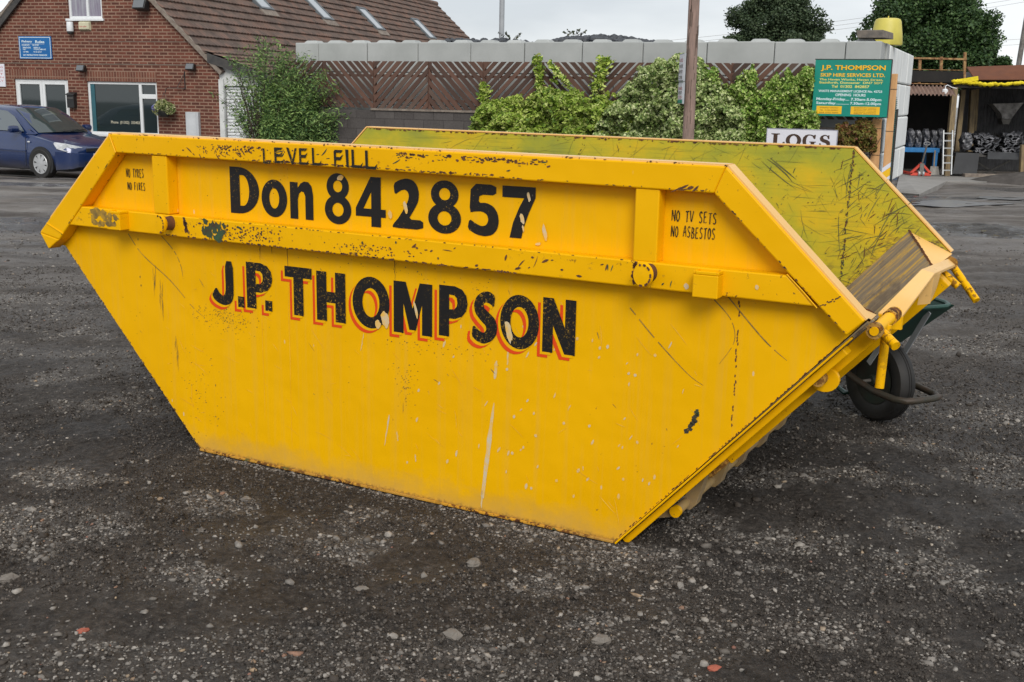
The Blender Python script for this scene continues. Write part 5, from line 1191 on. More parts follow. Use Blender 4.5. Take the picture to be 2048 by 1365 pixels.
# return side, receding from the corner
for r in range(4):
    z0 = 1.93-.643*r if r else 1.98; z1 = 2.58 if r == 0 else 1.93-.643*(r-1)-.0
    z0 = 2.58-.645*(r+1); z1 = 2.58-.645*r; y = .0 if r else .6
    ys = [0, 1.15, 2.3, 3.45, 4.6, 5.75]
    for k in range(5):
        off = random.uniform(-.02, .03)
        if r == 0 and k == 0:
            cblock(-.75, -.125, .602, .995, 1.98, 2.58, 0); continue
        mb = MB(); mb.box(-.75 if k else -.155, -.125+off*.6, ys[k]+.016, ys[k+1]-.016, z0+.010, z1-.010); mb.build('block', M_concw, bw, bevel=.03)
# low dark breeze block wall in front
lw = thing('low_wall', 'low wall of dark grey concrete blocks beneath the slatted fence', 'wall', B.w(0, -.5, 0), B.rz())
mb = MB(); mb.box(-12.2, -.3, 0, .2, -.1, 1.13); mb.box(-12.2, -7.0, .001, .199, 1.13, 1.215); o = mb.build('blockwork', M_cblock, lw)
mb = MB(); mb.box(-9.99, -6.6, -.03, .23, 1.215, 1.255); mb.build('coping', M_mortar, lw)
# slatted fence
fe = thing('slatted_fence', 'brown timber fence with slats in chevrons on top of the low wall', 'fence', B.w(0, -.5, 0), B.rz())
def clip_slat(c, sgn, xa, xb, za, zb, wd):
    # diagonal slat centre line z = sgn*(x-xm)*k + c ; clipped against the half panel box
    pass
def poly_clip(P, xa, xb, za, zb):
    for ax, lim, keep in ((0, xa, 1), (0, xb, -1), (1, za, 1), (1, zb, -1)):
        Q = []
        for i in range(len(P)):
            a, b = P[i], P[(i+1) % len(P)]; ia = (a[ax]-lim)*keep >= 0; ib = (b[ax]-lim)*keep >= 0
            if ia: Q.append(a)
            if ia != ib:
                t = (lim-a[ax])/(b[ax]-a[ax]); Q.append((a[0]+(b[0]-a[0])*t, a[1]+(b[1]-a[1])*t))
        P = Q
        if len(P) < 3: return []
    return P
FX = [-12.36, -11.19, -9.97, -8.70, -7.49, -6.27, -5.05, -3.83, -2.61, -1.39, -.17]
ZB, ZT = 1.26, 2.19
for i in range(10):
    xa, xb = FX[i]+.012, FX[i+1]-.012; sg = 1 if i % 2 == 0 else -1; mb = MB(); wd = .098; pitch = .165
    for k in range(-16, 30):
        c = k*pitch+random.uniform(-.008, .008); w2 = wd*random.uniform(.88, 1.06)*.60
        z0 = ZB-2.5+c
        P = [(xa-.2, z0-w2+(0 if sg > 0 else 0)), (xa-.2, z0+w2), (xb+.2, z0+w2+(xb-xa+.4)), (xb+.2, z0-w2+(xb-xa+.4))]
        if sg < 0: P = [(xa+xb-p[0], p[1]) for p in P][::-1]
        P = poly_clip(P, xa, xb, ZB, ZT)
        if P: y = random.uniform(-.004, .004); mb.prism(P, .06+y, .078+y)
    mb.build('slat_panel', M_slat, fe)
    mb = MB(); mb.box(FX[i+1]-.028, FX[i+1]+.028, .079, .15, ZB-.0, ZT); mb.build('fence_post', M_slat, fe)
    mb = MB(); mb.box(xa, xb, .0835, .12, 1.40, 1.45); mb.box(xa, xb, .0835, .12, 1.88, 1.93); mb.build('fence_rail', M_slat, fe)
# plants against the fence
def region_points(prof, n, y0, y1, dens=None, zb=0.):
    xs = np.array([p[0] for p in prof]); zs = np.array([p[1] for p in prof]); out = np.zeros((0, 3))
    while len(out) < n:
        x = rng.uniform(xs[0], xs[-1], n); zt = np.interp(x, xs, zs); z = zb+(zt-zb)*rng.random(n)*1.02
        cl = fbm(x*4.2+9, z*4.6+4, 4, 5, .6); cf = fbm(x*1.1, z*1.1, 2, 15)
        edge = np.minimum((zt-z)/.25, 1)
        dep = y0+(y1-y0)*(.08+.92*np.clip((cl-.34)/.3, 0, 1))*np.clip(edge*.8+.2, 0, 1)*(.55+.45*rng.random(n)**.4)
        ok = (cl > .22+.34*(1-np.clip(edge*.8, 0, 1))); core = (rng.random(n) < .3) & (edge > .45); dep = np.where(core, y0+(y1-y0)*(.1+.35*rng.random(n)), dep); ok = ok | core
        q = np.stack([x, dep, z], 1)[ok]; out = np.concatenate([out, q])
    return out[:n]
def climber(label, cat, prof_px, n, size, m, depth=.35, aspect=1.2, name='climber', extra=None, zb=.22, back=-.5, fac=1.):
    prof = [B.l(x, y, back-depth*.6) for x, y in prof_px]
    P = region_points(prof, n, -.02, -depth, zb=zb)
    if extra:
        for (pts, k, sp_) in extra:
            L_ = [B.l(x, y, back-.1) for x, y in pts]; t = rng.random(k)*(len(L_)-1); i = t.astype(int); f = t-i
            A_ = np.array(L_); c = A_[i]*(1-f)[:, None]+A_[np.minimum(i+1, len(L_)-1)]*f[:, None]
            P = np.concatenate([P, np.stack([c[:, 0]+rng.normal(size=k)*sp_, -.06-rng.random(k)*.12, c[:, 1]+rng.normal(size=k)*sp_], 1)])
    t_ = thing(name, label, cat, B.w(0, back, 0), B.rz()); V, Fq = leaves(P, size, aspect, droop=.35); np_mesh('foliage', V, Fq, m, t_)
    mb = MB(); random.seed(len(label))
    for i in range(7):
        u = prof[0][0]+(prof[-1][0]-prof[0][0])*(i+.5)/7; zt = float(np.interp(u, [p[0] for p in prof], [p[1] for p in prof]))
        mb.tube([(u, -.04, .0), (u+random.uniform(-.2, .2), -.05, zt*.5), (u+random.uniform(-.2, .2), -.04, zt*.93)], [.018, .012, .004], 6)
    mb.build('stems', M_bark, t_); return t_
climber('lime green leafy shrub against the fence, left of the pale ivy', 'shrub', [(935, 245), (950, 215), (968, 195), (990, 200), (1020, 196), (1050, 185), (1072, 165), (1090, 162), (1115, 168), (1150, 182), (1190, 186), (1225, 192), (1262, 215)], 38000, .046, M_l_lime, .5, 1.9, 'shrub',
        [([(1078, 175), (1082, 150), (1073, 122), (1078, 118)], 420, .04), ([(1140, 175), (1115, 145), (1100, 125)], 160, .03), ([(1190, 185), (1203, 150), (1207, 125)], 420, .06), ([(1195, 122), (1225, 122)], 90, .04), ([(966, 200), (972, 185), (968, 175)], 300, .05)])
climber('pale variegated ivy mounded on the fence beside the wooden pole', 'ivy', [(1190, 245), (1215, 200), (1240, 178), (1258, 150), (1270, 132), (1300, 122), (1340, 110), (1375, 112), (1400, 125), (1425, 150), (1455, 175), (1490, 215)], 44000, .045, M_l_ivy, .62, 1.15, 'ivy')
climber('green and cream ivy spread across the fence between the pole and the green sign', 'ivy', [(1400, 125), (1425, 128), (1442, 150), (1458, 160), (1470, 145), (1485, 125), (1500, 128), (1512, 165), (1535, 168), (1550, 148), (1572, 140), (1585, 160), (1600, 145), (1612, 120), (1626, 120), (1634, 190), (1638, 230)], 34000, .046, M_l_ivy2, .42, 1.15, 'ivy')
climber('small creeper with red and green leaves under the green sign', 'creeper', [(1672, 245), (1690, 237), (1715, 240), (1738, 240), (1750, 262), (1752, 300)], 4200, .05, M_l_red, .30, 1.1, 'creeper', zb=.75, back=-.55)
# willow bush by the garage
def willow():
    random.seed(21)
    q0 = gpt(590, 392); base = B.w(-12.3, -1.0, -.12)
    t_ = thing('willow_bush', 'tall loose willow bush with narrow leaves in front of the white garage door', 'bush', base, 0)
    P, D = [], []; mb = MB()
    def toppx(px, py): 
        q = unp(px, py, base, np.array([0, 1., 0])); return q-base
    tips = [(450, 120), (470, 130), (440, 180), (490, 105), (505, 85), (520, 110), (540, 90), (555, 110), (560, 125), (575, 108), (590, 125), (600, 150), (612, 120), (620, 140), (640, 150), (655, 150), (665, 170), (680, 180), (690, 200), (470, 200), (455, 230), (500, 150), (530, 140), (610, 170), (640, 190), (585, 160), (480, 240), (560, 180), (695, 230), (660, 215), (520, 190), (545, 200), (625, 210), (600, 200), (470, 150), (505, 175), (492, 200), (650, 240), (676, 235), (540, 230)]
    pts = []
    for i, (px, py) in enumerate(tips*4):
        T = toppx(px+random.gauss(0, 9)*(i >= 40), py-14+abs(random.gauss(0, 18))*(i >= 40)); T[1] = random.uniform(-.6, .6)
        c = np.array([T[0]*.35+random.uniform(-.1, .1), random.uniform(-.3, .3), T[2]*.55]); b = np.array([T[0]*.12, random.uniform(-.15, .15), 0.])
        L_ = [tuple(b), tuple(b*.25+c*.75+np.array([0, 0, -.05])), tuple((c+T)/2+np.array([0, 0, .03])), tuple(T)]; mb.tube(L_, [.012, .009, .005, .002], 5)
        k = 120 if px > 505 else 60; tt = .28+.72*rng.random(k)**.85
        for u in tt:
            p = (1-u)**2*b+2*u*(1-u)*(c*1.2-b*.1)+u*u*T; pts.append(p+rng.normal(size=3)*(.05+.05*(1-u)))
    blobs = [(toppx(598, 210)[0], 0, .95, .55, .5, .62), (toppx(650, 235)[0], .1, .8, .42, .45, .55), (toppx(552, 240)[0], -.1, .8, .36, .4, .5), (toppx(600, 165)[0], 0, 1.45, .40, .4, .40), (toppx(540, 150)[0], 0, 1.5, .22, .3, .35)]
    P = np.concatenate([np.array(pts), blob_points(blobs, 17000, 1.2)]); V, Fq = leaves(P, .021, 4., up=.35)
    np_mesh('foliage', V, Fq, M_l_wil, t_); mb.build('stems', M_bark, t_)
willow()
# hanging flower basket under the bracket
x, z = H.l(340, 222)
hb = thing('hanging_basket', 'hanging basket of yellow green and violet flowers on the brick wall', 'flower basket', H.w(x, -.24, z), H.rz())
mb = MB(); mb.lathe([(.02, -.14), (.10, -.13), (.15, -.06), (.165, .02), (.15, .025)], (0, 0, 0), 'z', 18); mb.build('basket', M_black, hb, smooth=True)
P = blob_points([(0, 0, .08, .25, .2, .13), (-.17, 0, .02, .12, .12, .12), (.16, -.02, .05, .14, .12, .13), (.0, -.05, .16, .14, .12, .1)], 2600); V, Fq = leaves(P, .035, 1.3); np_mesh('plants', V, Fq, leafm('basket_leaves', [(.05, .10, .02), (.16, .22, .05), (.42, .42, .20), (.6, .55, .36)], 5), hb)
P = blob_points([(-.18, -.08, .06, .08, .06, .07)], 160); V, Fq = leaves(P, .045, 1.); np_mesh('flowers', V, Fq, leafm('violet_flowers', [(.16, .16, .42), (.30, .30, .60)], 5), hb)
mb = MB()
for a in (0, 2.1, 4.2): mb.tube([(.15*math.cos(a), .15*math.sin(a), .02), (.02, .0, .42)], .004, 5)
mb.build('chain', M_black, hb)
for px, py, lb in ((152, 262, 'small conifer in front of the brick wall between doors and shop window'), (315, 268, 'small yellow-green plant below the narrow side window')):
    x, z = H.l(px, py-22 if px < 200 else py); zt = z; s = thing('shrub', lb, 'shrub', H.w(x, -.55, HB+.15), H.rz())
    h_ = zt-HB-.15; P = blob_points([(0, 0, h_*.45, .20, .18, h_*.45), (0, 0, h_*.75, .10, .1, h_*.28)], 1800); V, Fq = leaves(P, .04, 2., up=.5); np_mesh('foliage', V, Fq, leafm('yellow_green', [(.09, .13, .01), (.20, .26, .03), (.28, .34, .05)], 5), s)
    mb = MB(); mb.tube([(0, 0, -.2), (0, 0, h_*.6)], .02, 6); mb.build('stem', M_bark, s)
# wooden pole
pb = unp(1374, 330, B.w(0, -2.6, 0), B.Y); pt_ = unp(1391, -60, np.array([0, pb[1], 0]), np.array([0, 1., 0]))
pole = thing('telegraph_pole', 'weathered wooden telegraph pole standing in front of the ivy', 'pole', (pb[0], pb[1], -.1))
mb = MB(); L_ = [(0, 0, 0)]; dx = (pt_[0]-pb[0])/(pt_[2]-pb[2]); z0_ = pb[2]
def pxy(z): return (dx*(z-z0_), 0, z+.1)
mb.tube([pxy(-.1), pxy(1.5), pxy(3.2), pxy(7)], [.098, .092, .087, .078], 24); mb.build('shaft', M_pole, pole, smooth=True)
mb = MB()
for i in range(26):
    z = random.uniform(.8, 3.0); a = random.uniform(PI, 2*PI); x, _, zz = pxy(z); r = .0915
    mb.bar((x+r*math.cos(a), r*math.sin(a), zz), (x+r*math.cos(a+.03)*.995, r*math.sin(a+.03)*.995, zz+random.uniform(.1, .35)), .006, .004, 0, (math.cos(a), math.sin(a), 0))
mb.build('cracks', M_bark, pole)
# edge-on notice boards fixed to the pole
zt_ = unp(1372, 108, np.array([0, pb[1], 0]), np.array([0, 1., 0])); zm_ = unp(1366, 165, np.array([0, pb[1], 0]), np.array([0, 1., 0])); zl_ = unp(1363, 208, np.array([0, pb[1], 0]), np.array([0, 1., 0]))
def pboard(z0, z1, lab, rows, foot):
    x, _, _ = pxy((z0+z1)/2); s = thing('notice_board', lab, 'sign', (pb[0]+x-.135, pb[1]-.06, z0), math.radians(91)); hh = z1-z0
    # local x to the back, y across thickness
    mb = MB(); mb.box(-.22, .22, -.0, .03, 0, hh); mb.build('backing', M_galv, s)
    mb = MB(); mb.box(-.20, .20, .0305, .036, .02+foot, hh-.02); mb.build('face', M_swhite, s)
    if foot: mb = MB(); mb.box(-.20, .20, .0305, .036, .012, .012+foot-.003); mb.build('foot_strip', M_sgreen, s)
    mb = MB(); k = len(rows)
    for i, (t_, r_) in enumerate(rows):
        V, Fq = font_mesh(t_, .01); xs = [v[0] for v in V]; ys = [v[1] for v in V]; z = hh-.06-(hh-.08-foot)*(i+.5)/k
        mb.add([(.17-(v[0]-min(xs))/(max(xs)-min(xs))*.34, .0370, z-.028+(v[1]-min(ys))/(max(ys)-min(ys))*.05) for v in V], Fq, r_)
    mb.build('lettering', [M_sbrown, M_spink], s)
pboard(zm_[2]+.01, zt_[2], 'upper narrow white notice fixed edge-on to the wooden pole', [('NOTICE', 1), ('ALL VISITORS', 0), ('REPORT', 0), ('TO OFFICE', 0)], 0)
pboard(zl_[2], zm_[2], 'lower narrow white notice with green foot fixed edge-on to the wooden pole', [('DANGER', 1), ('KEEP OUT', 0), ('STOP', 1)], .05)

# green company sign
S_ = Frame(B.w(0, -.72, 0), 24)
gx0, gz0 = S_.l(1623, 234); gx1, gz1 = S_.l(1784, 120); gx0 = (S_.l(1632, 122)[0]+S_.l(1622, 235)[0])/2; gx1 = (S_.l(1785, 118)[0]+S_.l(1773, 232)[0])/2
gz0 = (S_.l(1622, 235)[1]+S_.l(1773, 232)[1])/2; gz1 = (S_.l(1632, 122)[1]+S_.l(1785, 118)[1])/2
gs = thing('sign', 'green skip hire sign with yellow and white lettering on orange posts', 'sign', S_.w(gx0, 0, gz0), S_.rz()); W_, H_ = gx1-gx0, gz1-gz0
mb = MB(); mb.box(0, W_, 0, .035, 0, H_); mb.build('board', M_sgreen, gs, bevel=.004)
mb = MB(); mb.box(-.01, W_+.01, -.004, .04, H_, H_+.014); mb.box(W_, W_+.014, -.004, .04, -.01, H_); mb.build('edge_trim', M_darkwood, gs)
Yt = -.0016
mb = MB(); fit_text(mb, 'J.P. THOMPSON', .08*W_, .93*W_, .795*H_, .905*H_, Yt-.0005, bold=.028); fit_text(mb, 'SKIP HIRE SERVICES LTD.', .08*W_, .93*W_, .70*H_, .765*H_, Yt-.0005, bold=.025)
mb.build('heading', M_syel, gs)
mb = MB(); fit_text(mb, 'J.P. THOMPSON', .074*W_, .926*W_, .787*H_, .898*H_, Yt+.0006, bold=.03); mb.build('heading_shadow', M_spale if False else pm('sign_dark_shadow', (.02, .06, .03), None, 3, .5), gs)
mb = MB(); fit_text(mb, 'The Haven Works, Haven Street,', .07*W_, .91*W_, .628*H_, .672*H_, Yt, bold=.03); fit_text(mb, 'Stainforth, Doncaster  DN7 5DT', .07*W_, .91*W_, .572*H_, .618*H_, Yt, bold=.03); fit_text(mb, 'Tel  01302  842857', .24*W_, .74*W_, .505*H_, .555*H_, Yt, bold=.03)
mb.build('address_lettering', pm('sign_pale_yellow', (.72, .66, .16), None, 3, .5), gs)
mb = MB(); fit_text(mb, 'WASTE MANAGEMENT LICENCE No. 42723', .07*W_, .91*W_, .428*H_, .468*H_, Yt, bold=.02); fit_text(mb, 'OPENING  HOURS', .30*W_, .70*W_, .358*H_, .405*H_, Yt, bold=.02)
mb.build('licence_lettering', M_spale, gs); mb = MB()
fit_text(mb, 'Monday-Friday....', .05*W_, .49*W_, .268*H_, .33*H_, Yt, bold=.02); fit_text(mb, '7.30am-5.00pm', .51*W_, .91*W_, .268*H_, .33*H_, Yt, bold=.02)
fit_text(mb, 'Saturday...........', .05*W_, .49*W_, .198*H_, .258*H_, Yt, bold=.02); fit_text(mb, '7.30am-12.00pm', .505*W_, .91*W_, .198*H_, .258*H_, Yt, bold=.02)
mb.build('hours_lettering', M_spale, gs)
for a, b, rows in ((.06, .40, ('EMERGENCY CONTACT', 'TEL  01302 842857', 'MOB  07703 765975')), (.52, .90, ('ENVIRONMENT AGENCY', 'NORTH EAST REGION', 'PHOENIX HOUSE', 'EMERGENCY CONTACT', '0800 807060'))):
    mb = MB(); mb.box(a*W_, b*W_, -.003, -.0001, .04*H_, .18*H_); p_ = mb.build('yellow_panel', M_syel, gs, bevel=.0012)
    mb = MB(); k = len(rows)
    for i, r in enumerate(rows): fit_text(mb, r, (a+.045)*W_, (b-.045)*W_, H_*(.175-.13*(i+.85)/k), H_*(.175-.13*(i+.35)/k), -.0042, bold=.0)
    mb.build('panel_lettering', M_sbrown, p_)
# LOGS sign
lx0, lz1 = S_.l(1540, 256); lx1, _ = S_.l(1681, 257); lz0 = lz1-.42
ls = thing('sign', 'white sign reading LOGS standing among ivy below the green sign', 'sign', S_.w(lx0, -.26, lz0), S_.rz()); W_, H_ = lx1-lx0, lz1-lz0
mb = MB(); mb.box(0, W_, 0, .02, 0, H_); mb.build('board', M_swhite, ls, bevel=.004)
mb = MB(); 
for a in ((.0, W_, H_-.012, H_), (W_-.012, W_, 0, H_-.012), (0, .012, 0, H_-.012)): mb.box(a[0], a[1], -.004, -.0001, a[2], a[3])
mb.build('border', pm('sign_grey_border', (.35, .35, .42), None, 3, .5), ls)
for x_ in (.12, W_-.18):
    mb = MB(); mb.box(x_, x_+.06, .021, .07, -lz0-.1, H_-.04); mb.build('leg', M_plank, ls)
def serif(mb, c, x0, x1, z0, z1, y):
    if c == 'L': ps = [[(.0, 1), (.62, 1), (.62, .93), (.45, .90), (.45, .10), (.72, .12), (.88, .36), (1, .36), (.96, 0), (0, 0), (0, .07), (.16, .10), (.16, .90), (0, .93)]]
    elif c == 'O': ps = [ell(.5, .5, .5, .5, 40), ell(.5, .5, .24, .36, 30)]
    elif c == 'G': ps = [[(.93, .98), (.84, .98), (.78, .92), (.6, .99), (.42, 1), (.2, .93), (.05, .75), (0, .5), (.05, .24), (.2, .07), (.42, 0), (.62, .01), (.86, .08), (.86, .36), (.96, .39), (.96, .45), (.50, .45), (.50, .39), (.60, .36), (.60, .12), (.5, .08), (.38, .13), (.29, .28), (.27, .5), (.30, .74), (.40, .89), (.52, .92), (.68, .86), (.80, .66), (.90, .66)]]
    else: ps = [[(.86, .98), (.78, .98), (.74, .93), (.55, 1), (.36, .99), (.14, .90), (.04, .72), (.10, .54), (.30, .43), (.58, .35), (.68, .25), (.62, .13), (.46, .08), (.28, .13), (.14, .34), (.02, .34), (.02, .0), (.10, .0), (.16, .06), (.38, 0), (.62, .01), (.86, .10), (.98, .28), (.93, .48), (.72, .60), (.42, .68), (.32, .77), (.38, .88), (.52, .92), (.66, .87), (.78, .68), (.88, .68)]]
    V, Fq = curve_mesh(ps); mb.add([(x0+v[0]*(x1-x0), y, z0+v[1]*(z1-z0)) for v in V], Fq)
mb = MB()
for c, a, b in (('L', .07, .27), ('O', .28, .50), ('G', .515, .715), ('S', .75, .91)): serif(mb, c, a*W_, b*W_, H_-.30, H_-.085, -.0015)
mb.build('lettering', M_sbrown, ls)
# posts carrying the green sign
def post(px0, py0, px1, py1, wd, lab, m=M_plank, band=False, off=-.60):
    a = B.l(px0, py0, off); b = B.l(px1, py1, off); t = (a[0]-b[0])/(a[1]-b[1]); zb = -.05; xb = b[0]-t*(b[1]-zb)
    s = thing('post', lab, 'post', B.w(xb, off, zb), B.rz()); T = a[1]-zb; k = T*t
    mb = MB(); mb.hexa([(-wd/2, 0, 0), (wd/2, 0, 0), (wd/2, .09, 0), (-wd/2, .09, 0), (-wd/2+k, 0, T), (wd/2+k, 0, T), (wd/2+k, .09, T), (-wd/2+k, .09, T)]); mb.build('shaft', m, s, bevel=.008)
    if band:
        for i, (z0, z1, mm) in enumerate(((.30, .36, M_swhite), (.36, .50, M_syel), (.50, .58, M_swhite))):
            mb = MB(); kk = k/T; mb.hexa([(-wd/2-.004+kk*z0, -.004, z0-.05), (wd/2+.004+kk*z0, -.004, z0+.05), (wd/2+.004+kk*z0, .094, z0+.05), (-wd/2-.004+kk*z0, .094, z0-.05), (-wd/2-.004+kk*z1, -.004, z1-.05-.002), (wd/2+.004+kk*z1, -.004, z1+.048), (wd/2+.004+kk*z1, .094, z1+.048), (-wd/2-.004+kk*z1, .094, z1-.052)]); mb.build('tape_band', mm, s)
    for z in (T*.88, T*.55):
        mb = MB(); mb.tube([(k*z/T-wd/2-.006, -.006, z), (k*z/T+wd/2+.006, -.006, z), (k*z/T+wd/2+.006, .096, z), (k*z/T-wd/2-.006, .096, z), (k*z/T-wd/2-.006, -.006, z)], .004, 5); mb.build('wire_tie', M_black, s)
post(1788, 148, 1772, 342, .115, 'tall orange timber post with yellow and white tape at the wall corner', band=True)
post(1754, 238, 1748, 330, .15, 'short wide orange timber plank beside the red-green creeper', off=-.50)
# green corrugated shutter against the return side of the wall
x, z = B.l(1797, 200, 0)
sh = thing('shutter', 'narrow green ribbed shutter leaning against the end of the concrete wall', 'shutter', B.w(.075, -.05, .05), B.rz())
mb = MB(); n = 46; hh = 1.70
P = []
for i in range(n*2+1):
    z = hh*i/(n*2); dx_ = .012 if i % 2 else -.012; ya = 0; yb = 1.05
    if z > hh-.25: yb = 1.05-.5*((z-hh+.25)/.25)**2
    P.append((dx_, ya, yb, z))
mb.v = [(p[0], p[1], p[3]) for p in P]+[(p[0], p[2], p[3]) for p in P]; m_ = len(P); mb.f = [(i, i+1, m_+i+1, m_+i) for i in range(m_-1)]; mb.m = [0]*len(mb.f)
mb.build('ribbed_sheet', M_shutter, sh)
mb = MB(); mb.box(-.03, .03, -.03, -.0, 0, hh-.02); mb.box(-.02, .035, 1.0501, 1.08, 0, hh-.3); mb.build('side_frame', M_darkwood, sh)
# slab and tank on the wall
a = B.l(1711, 66, 0); b = B.l(1768, 80, 0)
s = thing('concrete_slab', 'rough brown-grey slab lying on the end of the concrete wall', 'slab', B.w(a[0], .05, 2.636), B.rz())
mb = MB(); mb.hexa([(.03, 0, 0), (b[0]-a[0]-.01, 0, 0), (b[0]-a[0]+.1, .5, 0), (.05, .5, 0), (0, -.0, .13), (b[0]-a[0]-.03, 0, .135), (b[0]-a[0]+.09, .5, .11), (.04, .5, .13)]); mb.build('slab', M_slab, s, bevel=.012)
q = unp(1773, 80, B.w(0, 1.6, 0), B.Y); q2 = unp(1773, 37, B.w(0, 1.6, 0), B.Y)
tk = thing('tank', 'round pale yellow plastic tub upside down on top of the concrete wall', 'tank', (q[0], q[1], 2.59)); hh = q2[2]-2.59
mb = MB(); mb.lathe([(.001, hh), (.17, hh-.004), (.215, hh-.02), (.235, hh-.06), (.27, hh*.4), (.285, .03), (.275, 0)], (0, 0, 0), 'z', 36); o = mb.build('tub', M_tank, tk, smooth=True)
mb = MB(); mb.lathe([(.01, 0), (.012, .04), (.004, .045)], (0, 0, hh-.004), 'z', 8); mb.build('cap', M_tank, tk)
# coal heaps behind the wall
def heap(prof_px, off, lab, n, s0=.05, s1=.11, seedd=5):
    random.seed(seedd); prof = [B.l(x, y, off) for x, y in prof_px]; s = thing('coal_heap', lab, 'coal heap', B.w(0, off, 0), B.rz()); mb = MB()
    nseg = 30; xs = np.linspace(prof[0][0]-.6, prof[-1][0]+.6, nseg); zs = np.interp(xs, [p[0] for p in prof], [p[1]-.06 for p in prof]); V = []
    for j, (yo, k) in enumerate(((-1.4, .0), (-.6, .75), (0, 1.), (.8, .8), (2, 0))): V += [(x, yo, z*k+random.uniform(-.02, .02)) for x, z in zip(xs, zs)]
    mb.add(V, [(j*nseg+i, j*nseg+i+1, (j+1)*nseg+i+1, (j+1)*nseg+i) for j in range(4) for i in range(nseg-1)]); mb.build('mound', M_coal, s)
    mb = MB()
    for i in range(n):
        x = random.uniform(prof[0][0], prof[-1][0]); z = float(np.interp(x, [p[0] for p in prof], [p[1] for p in prof])); y = random.uniform(-.5, .4); r = random.uniform(s0, s1); zz = z-abs(y)*.18-r*.5+random.uniform(-.03, .015)
        mb.lathe([(.01, -r*.8), (r*.8, -r*.45), (r, 0), (r*.75, r*.5), (.01, r*.78)], (x, y, zz), 'z', 7)
    o = mb.build('lumps', M_coal, s, smooth=True); tag(o, kind='stuff')
heap([(1100, 84), (1125, 76), (1150, 72), (1200, 71), (1250, 73), (1290, 80), (1318, 84)], 3., 'black coal heap showing above the middle of the concrete wall', 420)
heap([(880, 84), (900, 78), (940, 78), (985, 80), (1000, 76), (1030, 80), (1062, 84)], 3., 'low black coal heap above the concrete wall next to the house roof', 260, .04, .09, 8)
for px, py, hh, lb in ((1022, 80, .22, 'small sprigs of weed on the coal heap beside the white pole'), (1150, 72, .2, 'sprig of weed on top of the middle coal heap')):
    q = unp(px, py, B.w(0, 3., 0), B.Y); s = thing('weed', lb, 'weed', tuple(q-np.array([0, 0, .05]))); mb = MB(); PP = []
    for i in range(7):
        e = (random.uniform(-.3, .3), 0, random.uniform(.12, hh)); mb.tube([(0, 0, 0), (e[0]*.5, 0, e[2]*.7), e], .004, 4)
        PP += [(e[0]*u, random.uniform(-.03, .03), e[2]*u) for u in (.6, .75, .9, 1., 1.02)]
    V, Fq = leaves(np.array(PP), .05, 1.6); mb.build('stems', M_bark, s); np_mesh('leaves', V, Fq, leafm('weed_leaves', [(.05, .07, .04), (.10, .10, .06)]), s)
# distant poles and cables
q = unp(1003, 78, (0, 36, 0), np.array([0, 1., 0])); s = thing('flagpole', 'thin white metal pole rising behind the concrete wall', 'pole', (q[0], 36, -.5))
mb = MB(); mb.lathe([(.082, 0), (.080, 9)], (0, 0, 0), 'z', 14); mb.lathe([(.001, 9.06), (.07, 9.03), (.09, 9.0)], (0, 0, 0), 'z', 14); mb.build('shaft', M_galv, s, smooth=True)
q = unp(2041, 70, (0, 45, 0), np.array([0, 1., 0])); s = thing('lamp_post', 'dark grey metal post beyond the shed at the right edge', 'post', (q[0]-.0, 45, -.5))
mb = MB(); mb.tube([(-.12, 0, 0), (.08, 0, 4), (.35, 0, 9)], [.11, .10, .09], 12); mb.build('shaft', M_steel, s, smooth=True)
for i, (a, b) in enumerate((((1330, 82), (2200, -40)), ((1330, 90), (2200, -31)), ((1330, 98), (2200, -22)), ((1700, 88), (2300, 55)), ((1700, 98), (2300, 66)))):
    A_ = unp(*a, (0, 85, 0), np.array([0, 1., 0])); B_ = unp(*b, (0, 85, 0), np.array([0, 1., 0])); mb = MB(); o_ = A_
    P = [tuple((A_+(B_-A_)*t)-A_+np.array([0, 0, -.35*4*t*(1-t)])) for t in [k/14 for k in range(15)]]
    mb.tube(P, .010, 5); o = mb.build('power_cable', M_steel, loc=tuple(A_)); tag(o, ('topmost', 'second', 'third', 'fourth', 'lowest')[i]+' of the five thin power cables crossing the sky on the right', 'cable', 'power cables')

# ------------------------------------------------------------------ open coal shed at the right
SH = Frame((0, 33, 0), 0)
GZ = float(gz(33))+.03
def R_(px, py, off=0): 
    x, z = SH.l(px, py, off); return x, z
def slab(mb, px0, py0, px1, py1, off, th, m=0):
    a = R_(px0, py0, off); b = R_(px1, py1, off); mb.box(min(a[0], b[0]), max(a[0], b[0]), off, off+th, min(a[1], b[1]), max(a[1], b[1]), m); return mb
x0s = R_(1800, 350)[0]; sx1 = R_(2080, 350)[0]+3
shed = thing('open_shed', 'dark open-fronted coal shed with rusty deck and brown fascia', 'shed', (0, 33, 0))
mb = MB(); a = R_(2085, 200, 4)[0]+3
zs, ze = GZ, R_(1900, 150)[1]
nr = 90; P = []
x1_, x2_ = R_(1922, 200, 4)[0], a
mb = MB(); V = []
for i in range(nr+1):
    x = x1_+(x2_-x1_)*i/nr; V += [(x, 4+(.04 if i % 2 else 0), GZ-.4), (x, 4+(.04 if i % 2 else 0), ze+.2)]
mb.add(V, [(2*i, 2*i+2, 2*i+3, 2*i+1) for i in range(nr)]); mb.build('back_wall', M_corr, shed)
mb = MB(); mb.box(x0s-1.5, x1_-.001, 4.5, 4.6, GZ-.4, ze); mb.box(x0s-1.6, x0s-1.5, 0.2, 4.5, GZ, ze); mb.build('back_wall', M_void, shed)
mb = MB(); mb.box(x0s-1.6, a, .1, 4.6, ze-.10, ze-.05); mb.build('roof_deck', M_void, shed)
mb = MB(); mb.box(a-.1, a, .1, 4.6, GZ, ze); mb.build('side_wall', M_corr, shed)
